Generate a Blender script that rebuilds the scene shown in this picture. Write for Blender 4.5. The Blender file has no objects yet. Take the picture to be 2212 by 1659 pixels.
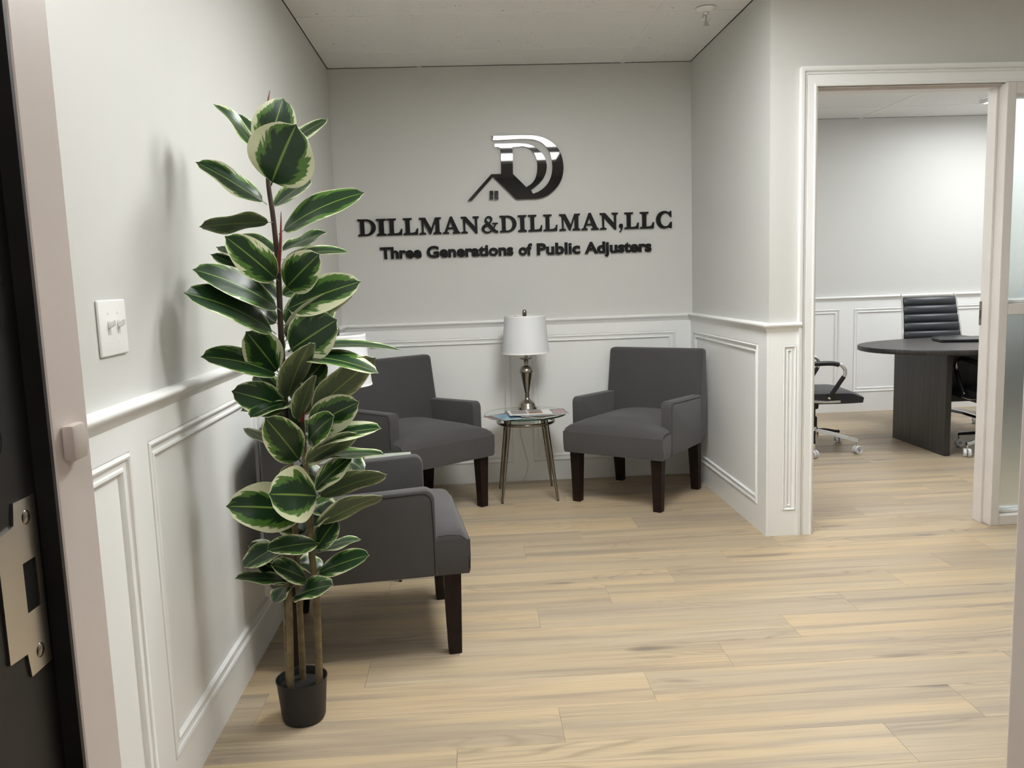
import bpy, bmesh, math, random
from mathutils import Vector, Matrix
random.seed(7)
sc = bpy.context.scene
COL = sc.collection
PI = math.pi

# ------------------------------------------------------------------ camera
F_PX = 1769.607
CAM = Vector((0.743792, -4.887552, 1.216339))
CR = Vector((0.9979498, -0.0545178, -0.0335269))
CU = Vector((0.0400703, 0.1237405, 0.9915052))
CF = Vector((0.0499061, 0.9908159, -0.1256714))
cd = bpy.data.cameras.new('camera'); co = bpy.data.objects.new('camera', cd); COL.objects.link(co)
cd.sensor_width = 36.0; cd.lens = F_PX / 2212.0 * 36.0; cd.clip_start = 0.02; cd.clip_end = 60
co.matrix_world = Matrix(((CR.x, CU.x, -CF.x, CAM.x), (CR.y, CU.y, -CF.y, CAM.y), (CR.z, CU.z, -CF.z, CAM.z), (0, 0, 0, 1)))
sc.camera = co

# ------------------------------------------------------------------ world, exposure, ceiling lamp strengths
wd = bpy.data.worlds.new('world'); sc.world = wd; wd.use_nodes = True
wd.node_tree.nodes['Background'].inputs[0].default_value = (0.8, 0.85, 0.9, 1)
wd.node_tree.nodes['Background'].inputs[1].default_value = 0.08
sc.view_settings.view_transform = 'Standard'; sc.view_settings.look = 'None'
sc.view_settings.exposure = 0.0; sc.view_settings.gamma = 1.0; sc.view_settings.use_curve_mapping = False
LAMP_RECEPTION = 37.0
LAMP_CONFERENCE = 17.0
LAMP_HALL_FILL = 18.0
CEILING_LAMPS = [  # x0,x1,y0,y1,strength,tint, label
    (0.98, 1.63, -2.32, -1.77, LAMP_RECEPTION, (0.98, 1.0, 0.985), 'square ceiling light panel nearest the waiting nook'),
    (0.98, 1.63, -2.92, -2.54, LAMP_RECEPTION, (0.98, 1.0, 0.985), 'ceiling light panel right of the rubber plant'),
    (0.18, 0.74, -3.78, -3.36, LAMP_RECEPTION * 0.30, (0.98, 1.0, 0.985), 'ceiling light panel closest to the entry door'),
    (3.05, 3.65, -3.30, -2.15, LAMP_RECEPTION * 0.05, (0.98, 1.0, 0.985), 'long ceiling light panel before the glazed partition'),
    (2.65, 3.85, -0.60, 0.00, LAMP_CONFERENCE * 1.18, (0.95, 0.98, 1.0), 'long ceiling light panel just inside the conference room'),
    (4.65, 5.45, 0.30, 1.30, LAMP_CONFERENCE * 0.95, (0.95, 0.98, 1.0), 'long ceiling light panel over the conference table'),
    (0.55, 1.15, -5.80, -5.20, LAMP_HALL_FILL, (1.0, 0.93, 0.88), 'unseen light panel added in the hallway to brighten the entry frame'),  # unseen fill lamp, added to brighten the entry jambs
]

# ------------------------------------------------------------------ dimensions
H = 2.44; W = 2.0927; P = 1.2633; RAIL = 0.9863; YC = 1.9006
XD = 2.294; XM = 3.142; XM2 = 3.184; ZD = 2.005
XR = 4.60; YE = -4.118; YEO = -4.30; XCR = 5.70; XCL = 2.215; YPB = -1.163
EJL = 0.387; EJR = 1.286; RAB = 0.016; YST = -4.187

def at(px, py, Y):
    d = CR * ((px - 1106.0) / F_PX) + CU * (-(py - 829.5) / F_PX) + CF
    return CAM + d * ((Y - CAM.y) / d.y)

# ------------------------------------------------------------------ helpers
def tag(o, label=None, cat=None, group=None, kind=None):
    if label: o['label'] = label
    if cat: o['category'] = cat
    if group: o['group'] = group
    if kind: o['kind'] = kind
    return o

def thing(name, label, cat, loc=(0, 0, 0), rz=0.0, group=None):
    o = bpy.data.objects.new(name, None); COL.objects.link(o)
    o.empty_display_size = 0.1
    o.location = loc; o.rotation_euler = (0, 0, rz)
    return tag(o, label, cat, group)

def mk(name, bm, mat, parent=None, smooth=None, loc=None, rot=None):
    me = bpy.data.meshes.new(name)
    bmesh.ops.recalc_face_normals(bm, faces=bm.faces[:])
    bm.to_mesh(me); bm.free()
    for m in (mat if isinstance(mat, (list, tuple)) else [mat]): me.materials.append(m)
    if smooth is not None:
        me.polygons.foreach_set('use_smooth', [True] * len(me.polygons))
        me.set_sharp_from_angle(angle=math.radians(smooth))
    o = bpy.data.objects.new(name, me); COL.objects.link(o)
    if parent: o.parent = parent
    if loc is not None: o.location = loc
    if rot is not None: o.rotation_euler = rot
    return o

def inst(src, name, parent, loc=None, rot=None):
    o = bpy.data.objects.new(name, src.data); COL.objects.link(o); o.parent = parent
    if loc is not None: o.location = loc
    if rot is not None: o.rotation_euler = rot
    return o

def copy_tree(o, parent=None):
    c = o.copy(); COL.objects.link(c); c.parent = parent
    for ch in list(o.children): copy_tree(ch, c)
    return c

def box(bm, x0, x1, y0, y1, z0, z1):
    v = [bm.verts.new((x, y, z)) for x in (x0, x1) for y in (y0, y1) for z in (z0, z1)]
    fs = []
    for q in ((0, 1, 3, 2), (4, 6, 7, 5), (0, 4, 5, 1), (2, 3, 7, 6), (0, 2, 6, 4), (1, 5, 7, 3)):
        fs.append(bm.faces.new([v[i] for i in q]))
    return v, fs

def B(*a, bev=0.0, seg=2):
    bm = bmesh.new(); box(bm, *a)
    if bev: bmesh.ops.bevel(bm, geom=bm.edges[:], offset=bev, segments=seg, profile=0.5, affect='EDGES')
    return bm

def lathe(bm, prof, n=32, c=(0, 0, 0), cap=True):
    rings = []
    for r, z in prof:
        if r < 1e-6: rings.append([bm.verts.new((c[0], c[1], c[2] + z))])
        else: rings.append([bm.verts.new((c[0] + r * math.cos(2 * PI * i / n), c[1] + r * math.sin(2 * PI * i / n), c[2] + z)) for i in range(n)])
    for a, b in zip(rings, rings[1:]):
        for i in range(n):
            j = (i + 1) % n
            if len(a) == 1 and len(b) == 1: continue
            if len(a) == 1: bm.faces.new((a[0], b[j], b[i]))
            elif len(b) == 1: bm.faces.new((a[i], a[j], b[0]))
            else: bm.faces.new((a[i], a[j], b[j], b[i]))
    if cap:
        if len(rings[0]) > 1: bm.faces.new(list(reversed(rings[0])))
        if len(rings[-1]) > 1: bm.faces.new(rings[-1])
    return bm

def L(prof, n=32, c=(0, 0, 0), cap=True): return lathe(bmesh.new(), prof, n, c, cap)

def tube(bm, pts, r, n=8, cap=True):
    pts = [Vector(p) for p in pts]
    rs = r if isinstance(r, (list, tuple)) else [r] * len(pts)
    prev = None; rings = []
    for i, p in enumerate(pts):
        a = pts[max(i - 1, 0)]; b = pts[min(i + 1, len(pts) - 1)]
        t = (b - a).normalized()
        if prev is None:
            u = t.orthogonal().normalized()
        else:
            u = (prev - t * prev.dot(t)).normalized()
        prev = u; v = t.cross(u)
        rings.append([bm.verts.new(p + (u * math.cos(2 * PI * k / n) + v * math.sin(2 * PI * k / n)) * rs[i]) for k in range(n)])
    for a, b in zip(rings, rings[1:]):
        for k in range(n):
            bm.faces.new((a[k], a[(k + 1) % n], b[(k + 1) % n], b[k]))
    if cap:
        bm.faces.new(list(reversed(rings[0]))); bm.faces.new(rings[-1])
    return bm

def T(pts, r, n=8): return tube(bmesh.new(), pts, r, n)

def spline(pts, k=6, closed=False):
    pts = [Vector(p) for p in pts]; out = []; n = len(pts)
    for i in range(n - 1):
        p0 = pts[max(i - 1, 0)]; p1 = pts[i]; p2 = pts[i + 1]; p3 = pts[min(i + 2, n - 1)]
        for s in range(k):
            t = s / k
            out.append(0.5 * ((2 * p1) + (p2 - p0) * t + (2 * p0 - 5 * p1 + 4 * p2 - p3) * t * t + (3 * p1 - p0 - 3 * p2 + p3) * t ** 3))
    out.append(pts[-1]); return out

def poly(loops, y0, y1, bm=None):
    """extrude 2-D loops (x,z), first is the outline and the others are holes, between y0 (front) and y1"""
    bm = bm or bmesh.new(); es = []; rings = []
    for lp in loops:
        vs = [bm.verts.new((a, y0, b)) for a, b in lp]; rings.append(vs)
        es += [bm.edges.new((vs[i], vs[(i + 1) % len(vs)])) for i in range(len(vs))]
    r = bmesh.ops.triangle_fill(bm, edges=es, use_beauty=True, use_dissolve=False)
    front = [g for g in r['geom'] if isinstance(g, bmesh.types.BMFace)]
    mp = {}
    for vs in rings:
        for v in vs: mp[v] = bm.verts.new((v.co.x, y1, v.co.z))
    for f in front: bm.faces.new([mp[v] for v in reversed(f.verts[:])])
    for vs in rings:
        for i in range(len(vs)):
            a, b = vs[i], vs[(i + 1) % len(vs)]
            bm.faces.new((a, b, mp[b], mp[a]))
    return bm

# ------------------------------------------------------------------ materials
def mat(name, col=(0.8, 0.8, 0.8), rough=0.5, metal=0.0, spec=0.5, noise=None, bump=None, coat=0.0, trans=0.0, ior=1.45, emit=None):
    """noise=(scale, amount): slight colour variation; bump=(scale, strength, dist)"""
    m = bpy.data.materials.new(name); m.use_nodes = True
    nt = m.node_tree; b = nt.nodes['Principled BSDF']
    b.inputs['Base Color'].default_value = (*col, 1); b.inputs['Roughness'].default_value = rough
    b.inputs['Metallic'].default_value = metal; b.inputs['IOR'].default_value = ior
    b.inputs['Specular IOR Level'].default_value = spec
    b.inputs['Coat Weight'].default_value = coat; b.inputs['Transmission Weight'].default_value = trans
    if emit:
        b.inputs['Emission Color'].default_value = (*emit[0], 1); b.inputs['Emission Strength'].default_value = emit[1]
    tc = nt.nodes.new('ShaderNodeTexCoord')
    if noise:
        n = nt.nodes.new('ShaderNodeTexNoise'); n.inputs['Scale'].default_value = noise[0]; n.inputs['Detail'].default_value = 4
        nt.links.new(tc.outputs['Object'], n.inputs['Vector'])
        r = nt.nodes.new('ShaderNodeValToRGB'); a = noise[1]
        r.color_ramp.elements[0].position = 0.3; r.color_ramp.elements[1].position = 0.7
        r.color_ramp.elements[0].color = (*[c * (1 - a) for c in col], 1); r.color_ramp.elements[1].color = (*[min(1, c * (1 + a)) for c in col], 1)
        nt.links.new(n.outputs['Fac'], r.inputs['Fac']); nt.links.new(r.outputs['Color'], b.inputs['Base Color'])
    if bump:
        n2 = nt.nodes.new('ShaderNodeTexNoise'); n2.inputs['Scale'].default_value = bump[0]; n2.inputs['Detail'].default_value = 3
        nt.links.new(tc.outputs['Object'], n2.inputs['Vector'])
        bp = nt.nodes.new('ShaderNodeBump'); bp.inputs['Strength'].default_value = bump[1]; bp.inputs['Distance'].default_value = bump[2]
        nt.links.new(n2.outputs['Fac'], bp.inputs['Height']); nt.links.new(bp.outputs['Normal'], b.inputs['Normal'])
    return m

M = {}
M['wall'] = mat('grey_wall_paint', (0.615, 0.61, 0.585), 0.42, bump=(900, 0.06, 0.0006), noise=(1.2, 0.01))
M['white'] = mat('white_trim_paint', (0.86, 0.86, 0.85), 0.32, bump=(500, 0.03, 0.0004), noise=(2, 0.008))
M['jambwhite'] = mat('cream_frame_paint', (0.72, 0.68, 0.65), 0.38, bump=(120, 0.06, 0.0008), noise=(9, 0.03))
M['entrypaint'] = mat('pinkish_white_frame_paint', (0.80, 0.71, 0.665), 0.4, bump=(90, 0.08, 0.001), noise=(7, 0.03))
M['black_frame'] = mat('black_chipped_frame_paint', (0.012, 0.011, 0.011), 0.5, noise=(14, 0.4), bump=(60, 0.1, 0.001))
def chips(m):
    nt = m.node_tree; b = nt.nodes['Principled BSDF']; tc = nt.nodes.new('ShaderNodeTexCoord')
    n = nt.nodes.new('ShaderNodeTexNoise'); n.inputs['Scale'].default_value = 55; n.inputs['Detail'].default_value = 5; nt.links.new(tc.outputs['Object'], n.inputs['Vector'])
    n3 = nt.nodes.new('ShaderNodeTexNoise'); n3.inputs['Scale'].default_value = 9; nt.links.new(tc.outputs['Object'], n3.inputs['Vector'])
    ad = nt.nodes.new('ShaderNodeMath'); ad.operation = 'ADD'; nt.links.new(n.outputs['Fac'], ad.inputs[0]); nt.links.new(n3.outputs['Fac'], ad.inputs[1])
    gt = nt.nodes.new('ShaderNodeMath'); gt.operation = 'GREATER_THAN'; gt.inputs[1].default_value = 1.34; nt.links.new(ad.outputs[0], gt.inputs[0])
    old = b.inputs['Base Color'].links[0].from_socket
    mx = nt.nodes.new('ShaderNodeMixRGB'); nt.links.new(gt.outputs[0], mx.inputs[0]); nt.links.new(old, mx.inputs[1]); mx.inputs[2].default_value = (0.35, 0.33, 0.30, 1)
    nt.links.new(mx.outputs[0], b.inputs['Base Color'])
chips(M['black_frame'])
M['hall'] = mat('dark_hall_paint', (0.10, 0.09, 0.085), 0.6, noise=(2, 0.05))
M['tile'] = mat('ceiling_tile_fibre', (0.85, 0.84, 0.82), 0.9)
M['gridbar'] = mat('ceiling_grid_enamel', (0.85, 0.84, 0.82), 0.5, noise=(3, 0.02))
M['ceilback'] = mat('ceiling_void', (0.12, 0.12, 0.12), 0.9)
M['fabric'] = mat('charcoal_fabric', (0.078, 0.072, 0.075), 0.92, spec=0.2)
M['seam'] = mat('charcoal_seam_thread', (0.012, 0.011, 0.012), 1.0, spec=0.0)
M['espresso'] = mat('espresso_wood', (0.012, 0.005, 0.004), 0.5, spec=0.3, noise=(30, 0.4))
M['nickel'] = mat('brushed_nickel', (0.30, 0.27, 0.225), 0.24, metal=1.0)
M['steel'] = mat('satin_steel', (0.52, 0.49, 0.45), 0.28, metal=1.0)
M['chrome'] = mat('chrome', (0.75, 0.75, 0.76), 0.08, metal=1.0)
M['glass'] = mat('clear_table_glass', (0.93, 0.985, 0.965), 0.0, trans=1.0, ior=1.5)
M['glassedge'] = mat('green_glass_edge', (0.05, 0.22, 0.17), 0.05, trans=0.6, ior=1.5)
M['frost'] = mat('frosted_glass', (0.86, 0.93, 0.92), 0.42, trans=1.0, ior=1.45)
M['shade'] = mat('white_lampshade_cloth', (0.74, 0.75, 0.775), 0.55, noise=(40, 0.01), bump=(600, 0.08, 0.0005))
M['shadetrim'] = mat('white_shade_trim', (0.9, 0.9, 0.89), 0.5)
M['plastic'] = mat('white_plastic', (0.82, 0.82, 0.80), 0.3)
M['cord'] = mat('clear_white_cord', (0.55, 0.54, 0.50), 0.4)
M['black_matte'] = mat('matte_black_letter', (0.008, 0.008, 0.009), 0.5, spec=0.2)
M['black_gloss'] = mat('gloss_black_acrylic', (0.006, 0.006, 0.007), 0.03, coat=0.5)
M['smoke_gloss'] = mat('smoky_acrylic', (0.05, 0.05, 0.053), 0.05)
M['pot'] = mat('black_nursery_pot', (0.016, 0.015, 0.017), 0.5, bump=(80, 0.05, 0.001))
M['soil'] = mat('black_soil', (0.012, 0.011, 0.010), 0.9, bump=(150, 0.6, 0.004), noise=(90, 0.4))
M['stem'] = mat('olive_brown_stem', (0.16, 0.12, 0.06), 0.6, noise=(40, 0.3), bump=(120, 0.3, 0.002))
M['stemtop'] = mat('dark_brown_stem', (0.035, 0.018, 0.012), 0.5, noise=(40, 0.3))
M['sheath'] = mat('red_leaf_sheath', (0.16, 0.025, 0.018), 0.4, noise=(30, 0.2))
M['leather'] = mat('black_leather', (0.022, 0.023, 0.028), 0.38, bump=(160, 0.12, 0.001))
M['confwood'] = mat('espresso_laminate', (0.030, 0.026, 0.025), 0.38)
M['caster'] = mat('pale_caster_plastic', (0.72, 0.72, 0.74), 0.25)
M['caster_hub'] = mat('grey_caster_hub', (0.35, 0.35, 0.37), 0.35)
M['blackplastic'] = mat('black_plastic', (0.01, 0.01, 0.011), 0.4)
M['paper'] = mat('white_paper', (0.78, 0.78, 0.77), 0.45)
M['palepaper'] = mat('pale_green_paper', (0.50, 0.53, 0.46), 0.5)
def mottled(name, c0, c1, scale, rough=0.3):
    m = mat(name, c0, rough); nt = m.node_tree; b = nt.nodes['Principled BSDF']
    tc = nt.nodes.new('ShaderNodeTexCoord'); mp = nt.nodes.new('ShaderNodeMapping'); mp.inputs['Scale'].default_value = scale
    n = nt.nodes.new('ShaderNodeTexNoise'); n.inputs['Scale'].default_value = 1; n.inputs['Detail'].default_value = 3
    r = nt.nodes.new('ShaderNodeValToRGB'); r.color_ramp.elements[0].position = 0.4; r.color_ramp.elements[1].position = 0.62
    r.color_ramp.elements[0].color = (*c0, 1); r.color_ramp.elements[1].color = (*c1, 1)
    nt.links.new(tc.outputs['Object'], mp.inputs['Vector']); nt.links.new(mp.outputs['Vector'], n.inputs['Vector'])
    nt.links.new(n.outputs['Fac'], r.inputs['Fac']); nt.links.new(r.outputs['Color'], b.inputs['Base Color'])
    return m
M['cov_blue'] = mottled('blue_cover_print', (0.10, 0.27, 0.42), (0.35, 0.52, 0.62), (30, 30, 1))
M['cov_red'] = mottled('red_cover_print', (0.26, 0.05, 0.05), (0.06, 0.05, 0.05), (25, 40, 1))
M['cov_dark'] = mottled('dark_cover_print', (0.02, 0.02, 0.022), (0.16, 0.12, 0.07), (22, 30, 1))
M['cov_grey'] = mottled('grey_cover_print', (0.12, 0.13, 0.13), (0.28, 0.28, 0.26), (30, 40, 1))
M['cov_redband'] = mottled('red_title_print', (0.32, 0.05, 0.06), (0.62, 0.5, 0.5), (60, 140, 1))
M['photo_land'] = mottled('landscape_photo_print', (0.20, 0.16, 0.12), (0.45, 0.48, 0.47), (14, 90, 1))
M['photo_room'] = mottled('room_photo_print', (0.28, 0.08, 0.05), (0.35, 0.22, 0.08), (16, 90, 1))
M['photo_sky'] = mottled('pale_photo_print', (0.35, 0.36, 0.36), (0.20, 0.09, 0.07), (10, 120, 1))
M['photo_city'] = mottled('dusk_photo_print', (0.10, 0.11, 0.14), (0.40, 0.42, 0.46), (12, 90, 1))

def fabric_detail(m):
    nt = m.node_tree; b = nt.nodes['Principled BSDF']; tc = nt.nodes.new('ShaderNodeTexCoord')
    n = nt.nodes.new('ShaderNodeTexNoise'); n.inputs['Scale'].default_value = 5; n.inputs['Detail'].default_value = 3
    n2 = nt.nodes.new('ShaderNodeTexNoise'); n2.inputs['Scale'].default_value = 420; n2.inputs['Detail'].default_value = 2
    for q in (n, n2): nt.links.new(tc.outputs['Object'], q.inputs['Vector'])
    mx = nt.nodes.new('ShaderNodeMixRGB'); mx.inputs[1].default_value = (0.062, 0.059, 0.059, 1); mx.inputs[2].default_value = (0.082, 0.078, 0.078, 1)
    ad = nt.nodes.new('ShaderNodeMath'); ad.operation = 'MULTIPLY_ADD'; ad.inputs[1].default_value = 0.5; nt.links.new(n.outputs['Fac'], ad.inputs[0])
    ml = nt.nodes.new('ShaderNodeMath'); ml.operation = 'MULTIPLY'; ml.inputs[1].default_value = 0.5; nt.links.new(n2.outputs['Fac'], ml.inputs[0])
    nt.links.new(ml.outputs[0], ad.inputs[2]); nt.links.new(ad.outputs[0], mx.inputs[0]); nt.links.new(mx.outputs[0], b.inputs['Base Color'])
    bp = nt.nodes.new('ShaderNodeBump'); bp.inputs['Strength'].default_value = 0.25; bp.inputs['Distance'].default_value = 0.0008
    nt.links.new(n2.outputs['Fac'], bp.inputs['Height']); nt.links.new(bp.outputs['Normal'], b.inputs['Normal'])
    b.inputs['Sheen Weight'].default_value = 0.35; b.inputs['Sheen Roughness'].default_value = 0.5; b.inputs['Sheen Tint'].default_value = (0.6, 0.6, 0.62, 1)
fabric_detail(M['fabric'])

def tile_detail(m):
    nt = m.node_tree; b = nt.nodes['Principled BSDF']; tc = nt.nodes.new('ShaderNodeTexCoord')
    mp = nt.nodes.new('ShaderNodeMapping'); mp.inputs['Scale'].default_value = (1.0, 0.55, 1); nt.links.new(tc.outputs['Object'], mp.inputs['Vector'])
    v = nt.nodes.new('ShaderNodeTexVoronoi'); v.inputs['Scale'].default_value = 70; nt.links.new(mp.outputs['Vector'], v.inputs['Vector'])
    n = nt.nodes.new('ShaderNodeTexNoise'); n.inputs['Scale'].default_value = 26; nt.links.new(tc.outputs['Object'], n.inputs['Vector'])
    s = nt.nodes.new('ShaderNodeMath'); s.operation = 'MULTIPLY_ADD'; s.inputs[1].default_value = -0.75; s.inputs[2].default_value = 0.42; nt.links.new(n.outputs['Fac'], s.inputs[0])
    lt = nt.nodes.new('ShaderNodeMath'); lt.operation = 'LESS_THAN'; nt.links.new(v.outputs['Distance'], lt.inputs[0]); nt.links.new(s.outputs[0], lt.inputs[1])
    mx = nt.nodes.new('ShaderNodeMixRGB'); mx.inputs[1].default_value = (0.85, 0.84, 0.82, 1); mx.inputs[2].default_value = (0.34, 0.33, 0.31, 1)
    nt.links.new(lt.outputs[0], mx.inputs[0]); nt.links.new(mx.outputs[0], b.inputs['Base Color'])
    n2 = nt.nodes.new('ShaderNodeTexNoise'); n2.inputs['Scale'].default_value = 160; nt.links.new(tc.outputs['Object'], n2.inputs['Vector'])
    bp = nt.nodes.new('ShaderNodeBump'); bp.inputs['Strength'].default_value = 0.3; bp.inputs['Distance'].default_value = 0.002
    nt.links.new(n2.outputs['Fac'], bp.inputs['Height']); nt.links.new(bp.outputs['Normal'], b.inputs['Normal'])
tile_detail(M['tile'])

def plank_material():
    m = bpy.data.materials.new('oak_plank'); m.use_nodes = True; nt = m.node_tree; N = nt.nodes; K = nt.links
    b = N['Principled BSDF']; b.inputs['Roughness'].default_value = 0.42; b.inputs['Specular IOR Level'].default_value = 0.35
    tc = N.new('ShaderNodeTexCoord'); oi = N.new('ShaderNodeObjectInfo')
    off = N.new('ShaderNodeVectorMath'); off.operation = 'SCALE'; off.inputs[0].default_value = (37.0, 53.0, 11.0); K.new(oi.outputs['Random'], off.inputs['Scale'])
    add = N.new('ShaderNodeVectorMath'); add.operation = 'ADD'; K.new(tc.outputs['Object'], add.inputs[0]); K.new(off.outputs[0], add.inputs[1])
    def noise(sx, sy, detail, dist=0.0):
        mp = N.new('ShaderNodeMapping'); mp.inputs['Scale'].default_value = (sx, sy, 1); K.new(add.outputs[0], mp.inputs['Vector'])
        n = N.new('ShaderNodeTexNoise'); n.inputs['Scale'].default_value = 1; n.inputs['Detail'].default_value = detail; n.inputs['Distortion'].default_value = dist
        K.new(mp.outputs[0], n.inputs['Vector']); return n
    def mix(a, bb, fac, kind='MIX'):
        x = N.new('ShaderNodeMixRGB'); x.blend_type = kind
        for i, q in ((1, a), (2, bb), (0, fac)):
            if isinstance(q, tuple): x.inputs[i].default_value = q
            elif isinstance(q, float): x.inputs[i].default_value = q
            else: K.new(q, x.inputs[i])
        return x.outputs[0]
    def ramp(src, p0, p1, c0=(0, 0, 0, 1), c1=(1, 1, 1, 1)):
        r = N.new('ShaderNodeValToRGB'); r.color_ramp.elements[0].position = p0; r.color_ramp.elements[1].position = p1
        r.color_ramp.elements[0].color = c0; r.color_ramp.elements[1].color = c1; K.new(src, r.inputs['Fac']); return r.outputs['Color']
    # tone of the whole plank
    tone = N.new('ShaderNodeValToRGB'); el = tone.color_ramp.elements
    el[0].position = 0.0; el[0].color = (0.345, 0.274, 0.194, 1); el[1].position = 1.0; el[1].color = (0.415, 0.335, 0.225, 1)
    for ps, c in ((0.25, (0.385, 0.308, 0.210, 1)), (0.5, (0.355, 0.290, 0.212, 1)), (0.75, (0.430, 0.330, 0.212, 1))):
        e = el.new(ps); e.color = c
    K.new(oi.outputs['Random'], tone.inputs['Fac'])
    broad = noise(0.8, 20.0, 4, 0.25)
    c = mix(tone.outputs['Color'], (0.235, 0.190, 0.155, 1), ramp(broad.outputs['Fac'], 0.46, 0.74, (0, 0, 0, 1), (0.85, 0.85, 0.85, 1)))
    warm = noise(0.7, 13.0, 3, 0.2)
    c = mix(c, (0.50, 0.375, 0.220, 1), ramp(warm.outputs['Fac'], 0.52, 0.74, (0, 0, 0, 1), (0.7, 0.7, 0.7, 1)))
    pale = noise(0.9, 26.0, 3, 0.2)
    c = mix(c, (0.50, 0.42, 0.31, 1), ramp(pale.outputs['Fac'], 0.56, 0.78, (0, 0, 0, 1), (0.6, 0.6, 0.6, 1)))
    # cathedral grain: contour lines of a stretched noise
    cat = noise(1.1, 7.5, 1.5, 0.35)
    mul = N.new('ShaderNodeMath'); mul.operation = 'MULTIPLY'; mul.inputs[1].default_value = 34.0; K.new(cat.outputs['Fac'], mul.inputs[0])
    fr = N.new('ShaderNodeMath'); fr.operation = 'PINGPONG'; fr.inputs[1].default_value = 1.0; K.new(mul.outputs[0], fr.inputs[0])
    line = ramp(fr.outputs[0], 0.0, 0.45, (1, 1, 1, 1), (0, 0, 0, 1))
    where = noise(0.9, 5.0, 2); wm = ramp(where.outputs['Fac'], 0.50, 0.64)
    lm = mix((0, 0, 0, 1), line, wm)
    lm2 = mix((0, 0, 0, 1), lm, 0.42)
    c = mix(c, (0.150, 0.118, 0.092, 1), lm2)
    knot = noise(2.2, 9.0, 1, 0.0)
    c = mix(c, (0.13, 0.105, 0.09, 1), ramp(knot.outputs['Fac'], 0.72, 0.80, (0, 0, 0, 1), (0.8, 0.8, 0.8, 1)))
    fine = noise(4.0, 190.0, 3)
    c = mix(c, (0.21, 0.165, 0.12, 1), ramp(fine.outputs['Fac'], 0.50, 0.80, (0, 0, 0, 1), (0.5, 0.5, 0.5, 1)))
    c = mix(c, (1.17, 1.165, 1.15, 1), 1.0, 'MULTIPLY')
    K.new(c, b.inputs['Base Color'])
    bp = N.new('ShaderNodeBump'); bp.inputs['Strength'].default_value = 0.12; bp.inputs['Distance'].default_value = 0.0006
    K.new(fine.outputs['Fac'], bp.inputs['Height']); K.new(bp.outputs['Normal'], b.inputs['Normal'])
    return m
M['plank'] = plank_material()

def wood_grain(m, c0, c1):
    nt = m.node_tree; b = nt.nodes['Principled BSDF']; tc = nt.nodes.new('ShaderNodeTexCoord')
    mp = nt.nodes.new('ShaderNodeMapping'); mp.inputs['Scale'].default_value = (60, 60, 2.5); nt.links.new(tc.outputs['Object'], mp.inputs['Vector'])
    n = nt.nodes.new('ShaderNodeTexNoise'); n.inputs['Scale'].default_value = 1; n.inputs['Detail'].default_value = 4; nt.links.new(mp.outputs[0], n.inputs['Vector'])
    r = nt.nodes.new('ShaderNodeValToRGB'); r.color_ramp.elements[0].position = 0.35; r.color_ramp.elements[1].position = 0.7
    r.color_ramp.elements[0].color = (*c0, 1); r.color_ramp.elements[1].color = (*c1, 1)
    nt.links.new(n.outputs['Fac'], r.inputs['Fac']); nt.links.new(r.outputs['Color'], b.inputs['Base Color'])
wood_grain(M['confwood'], (0.022, 0.019, 0.018), (0.050, 0.044, 0.042))

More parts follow.
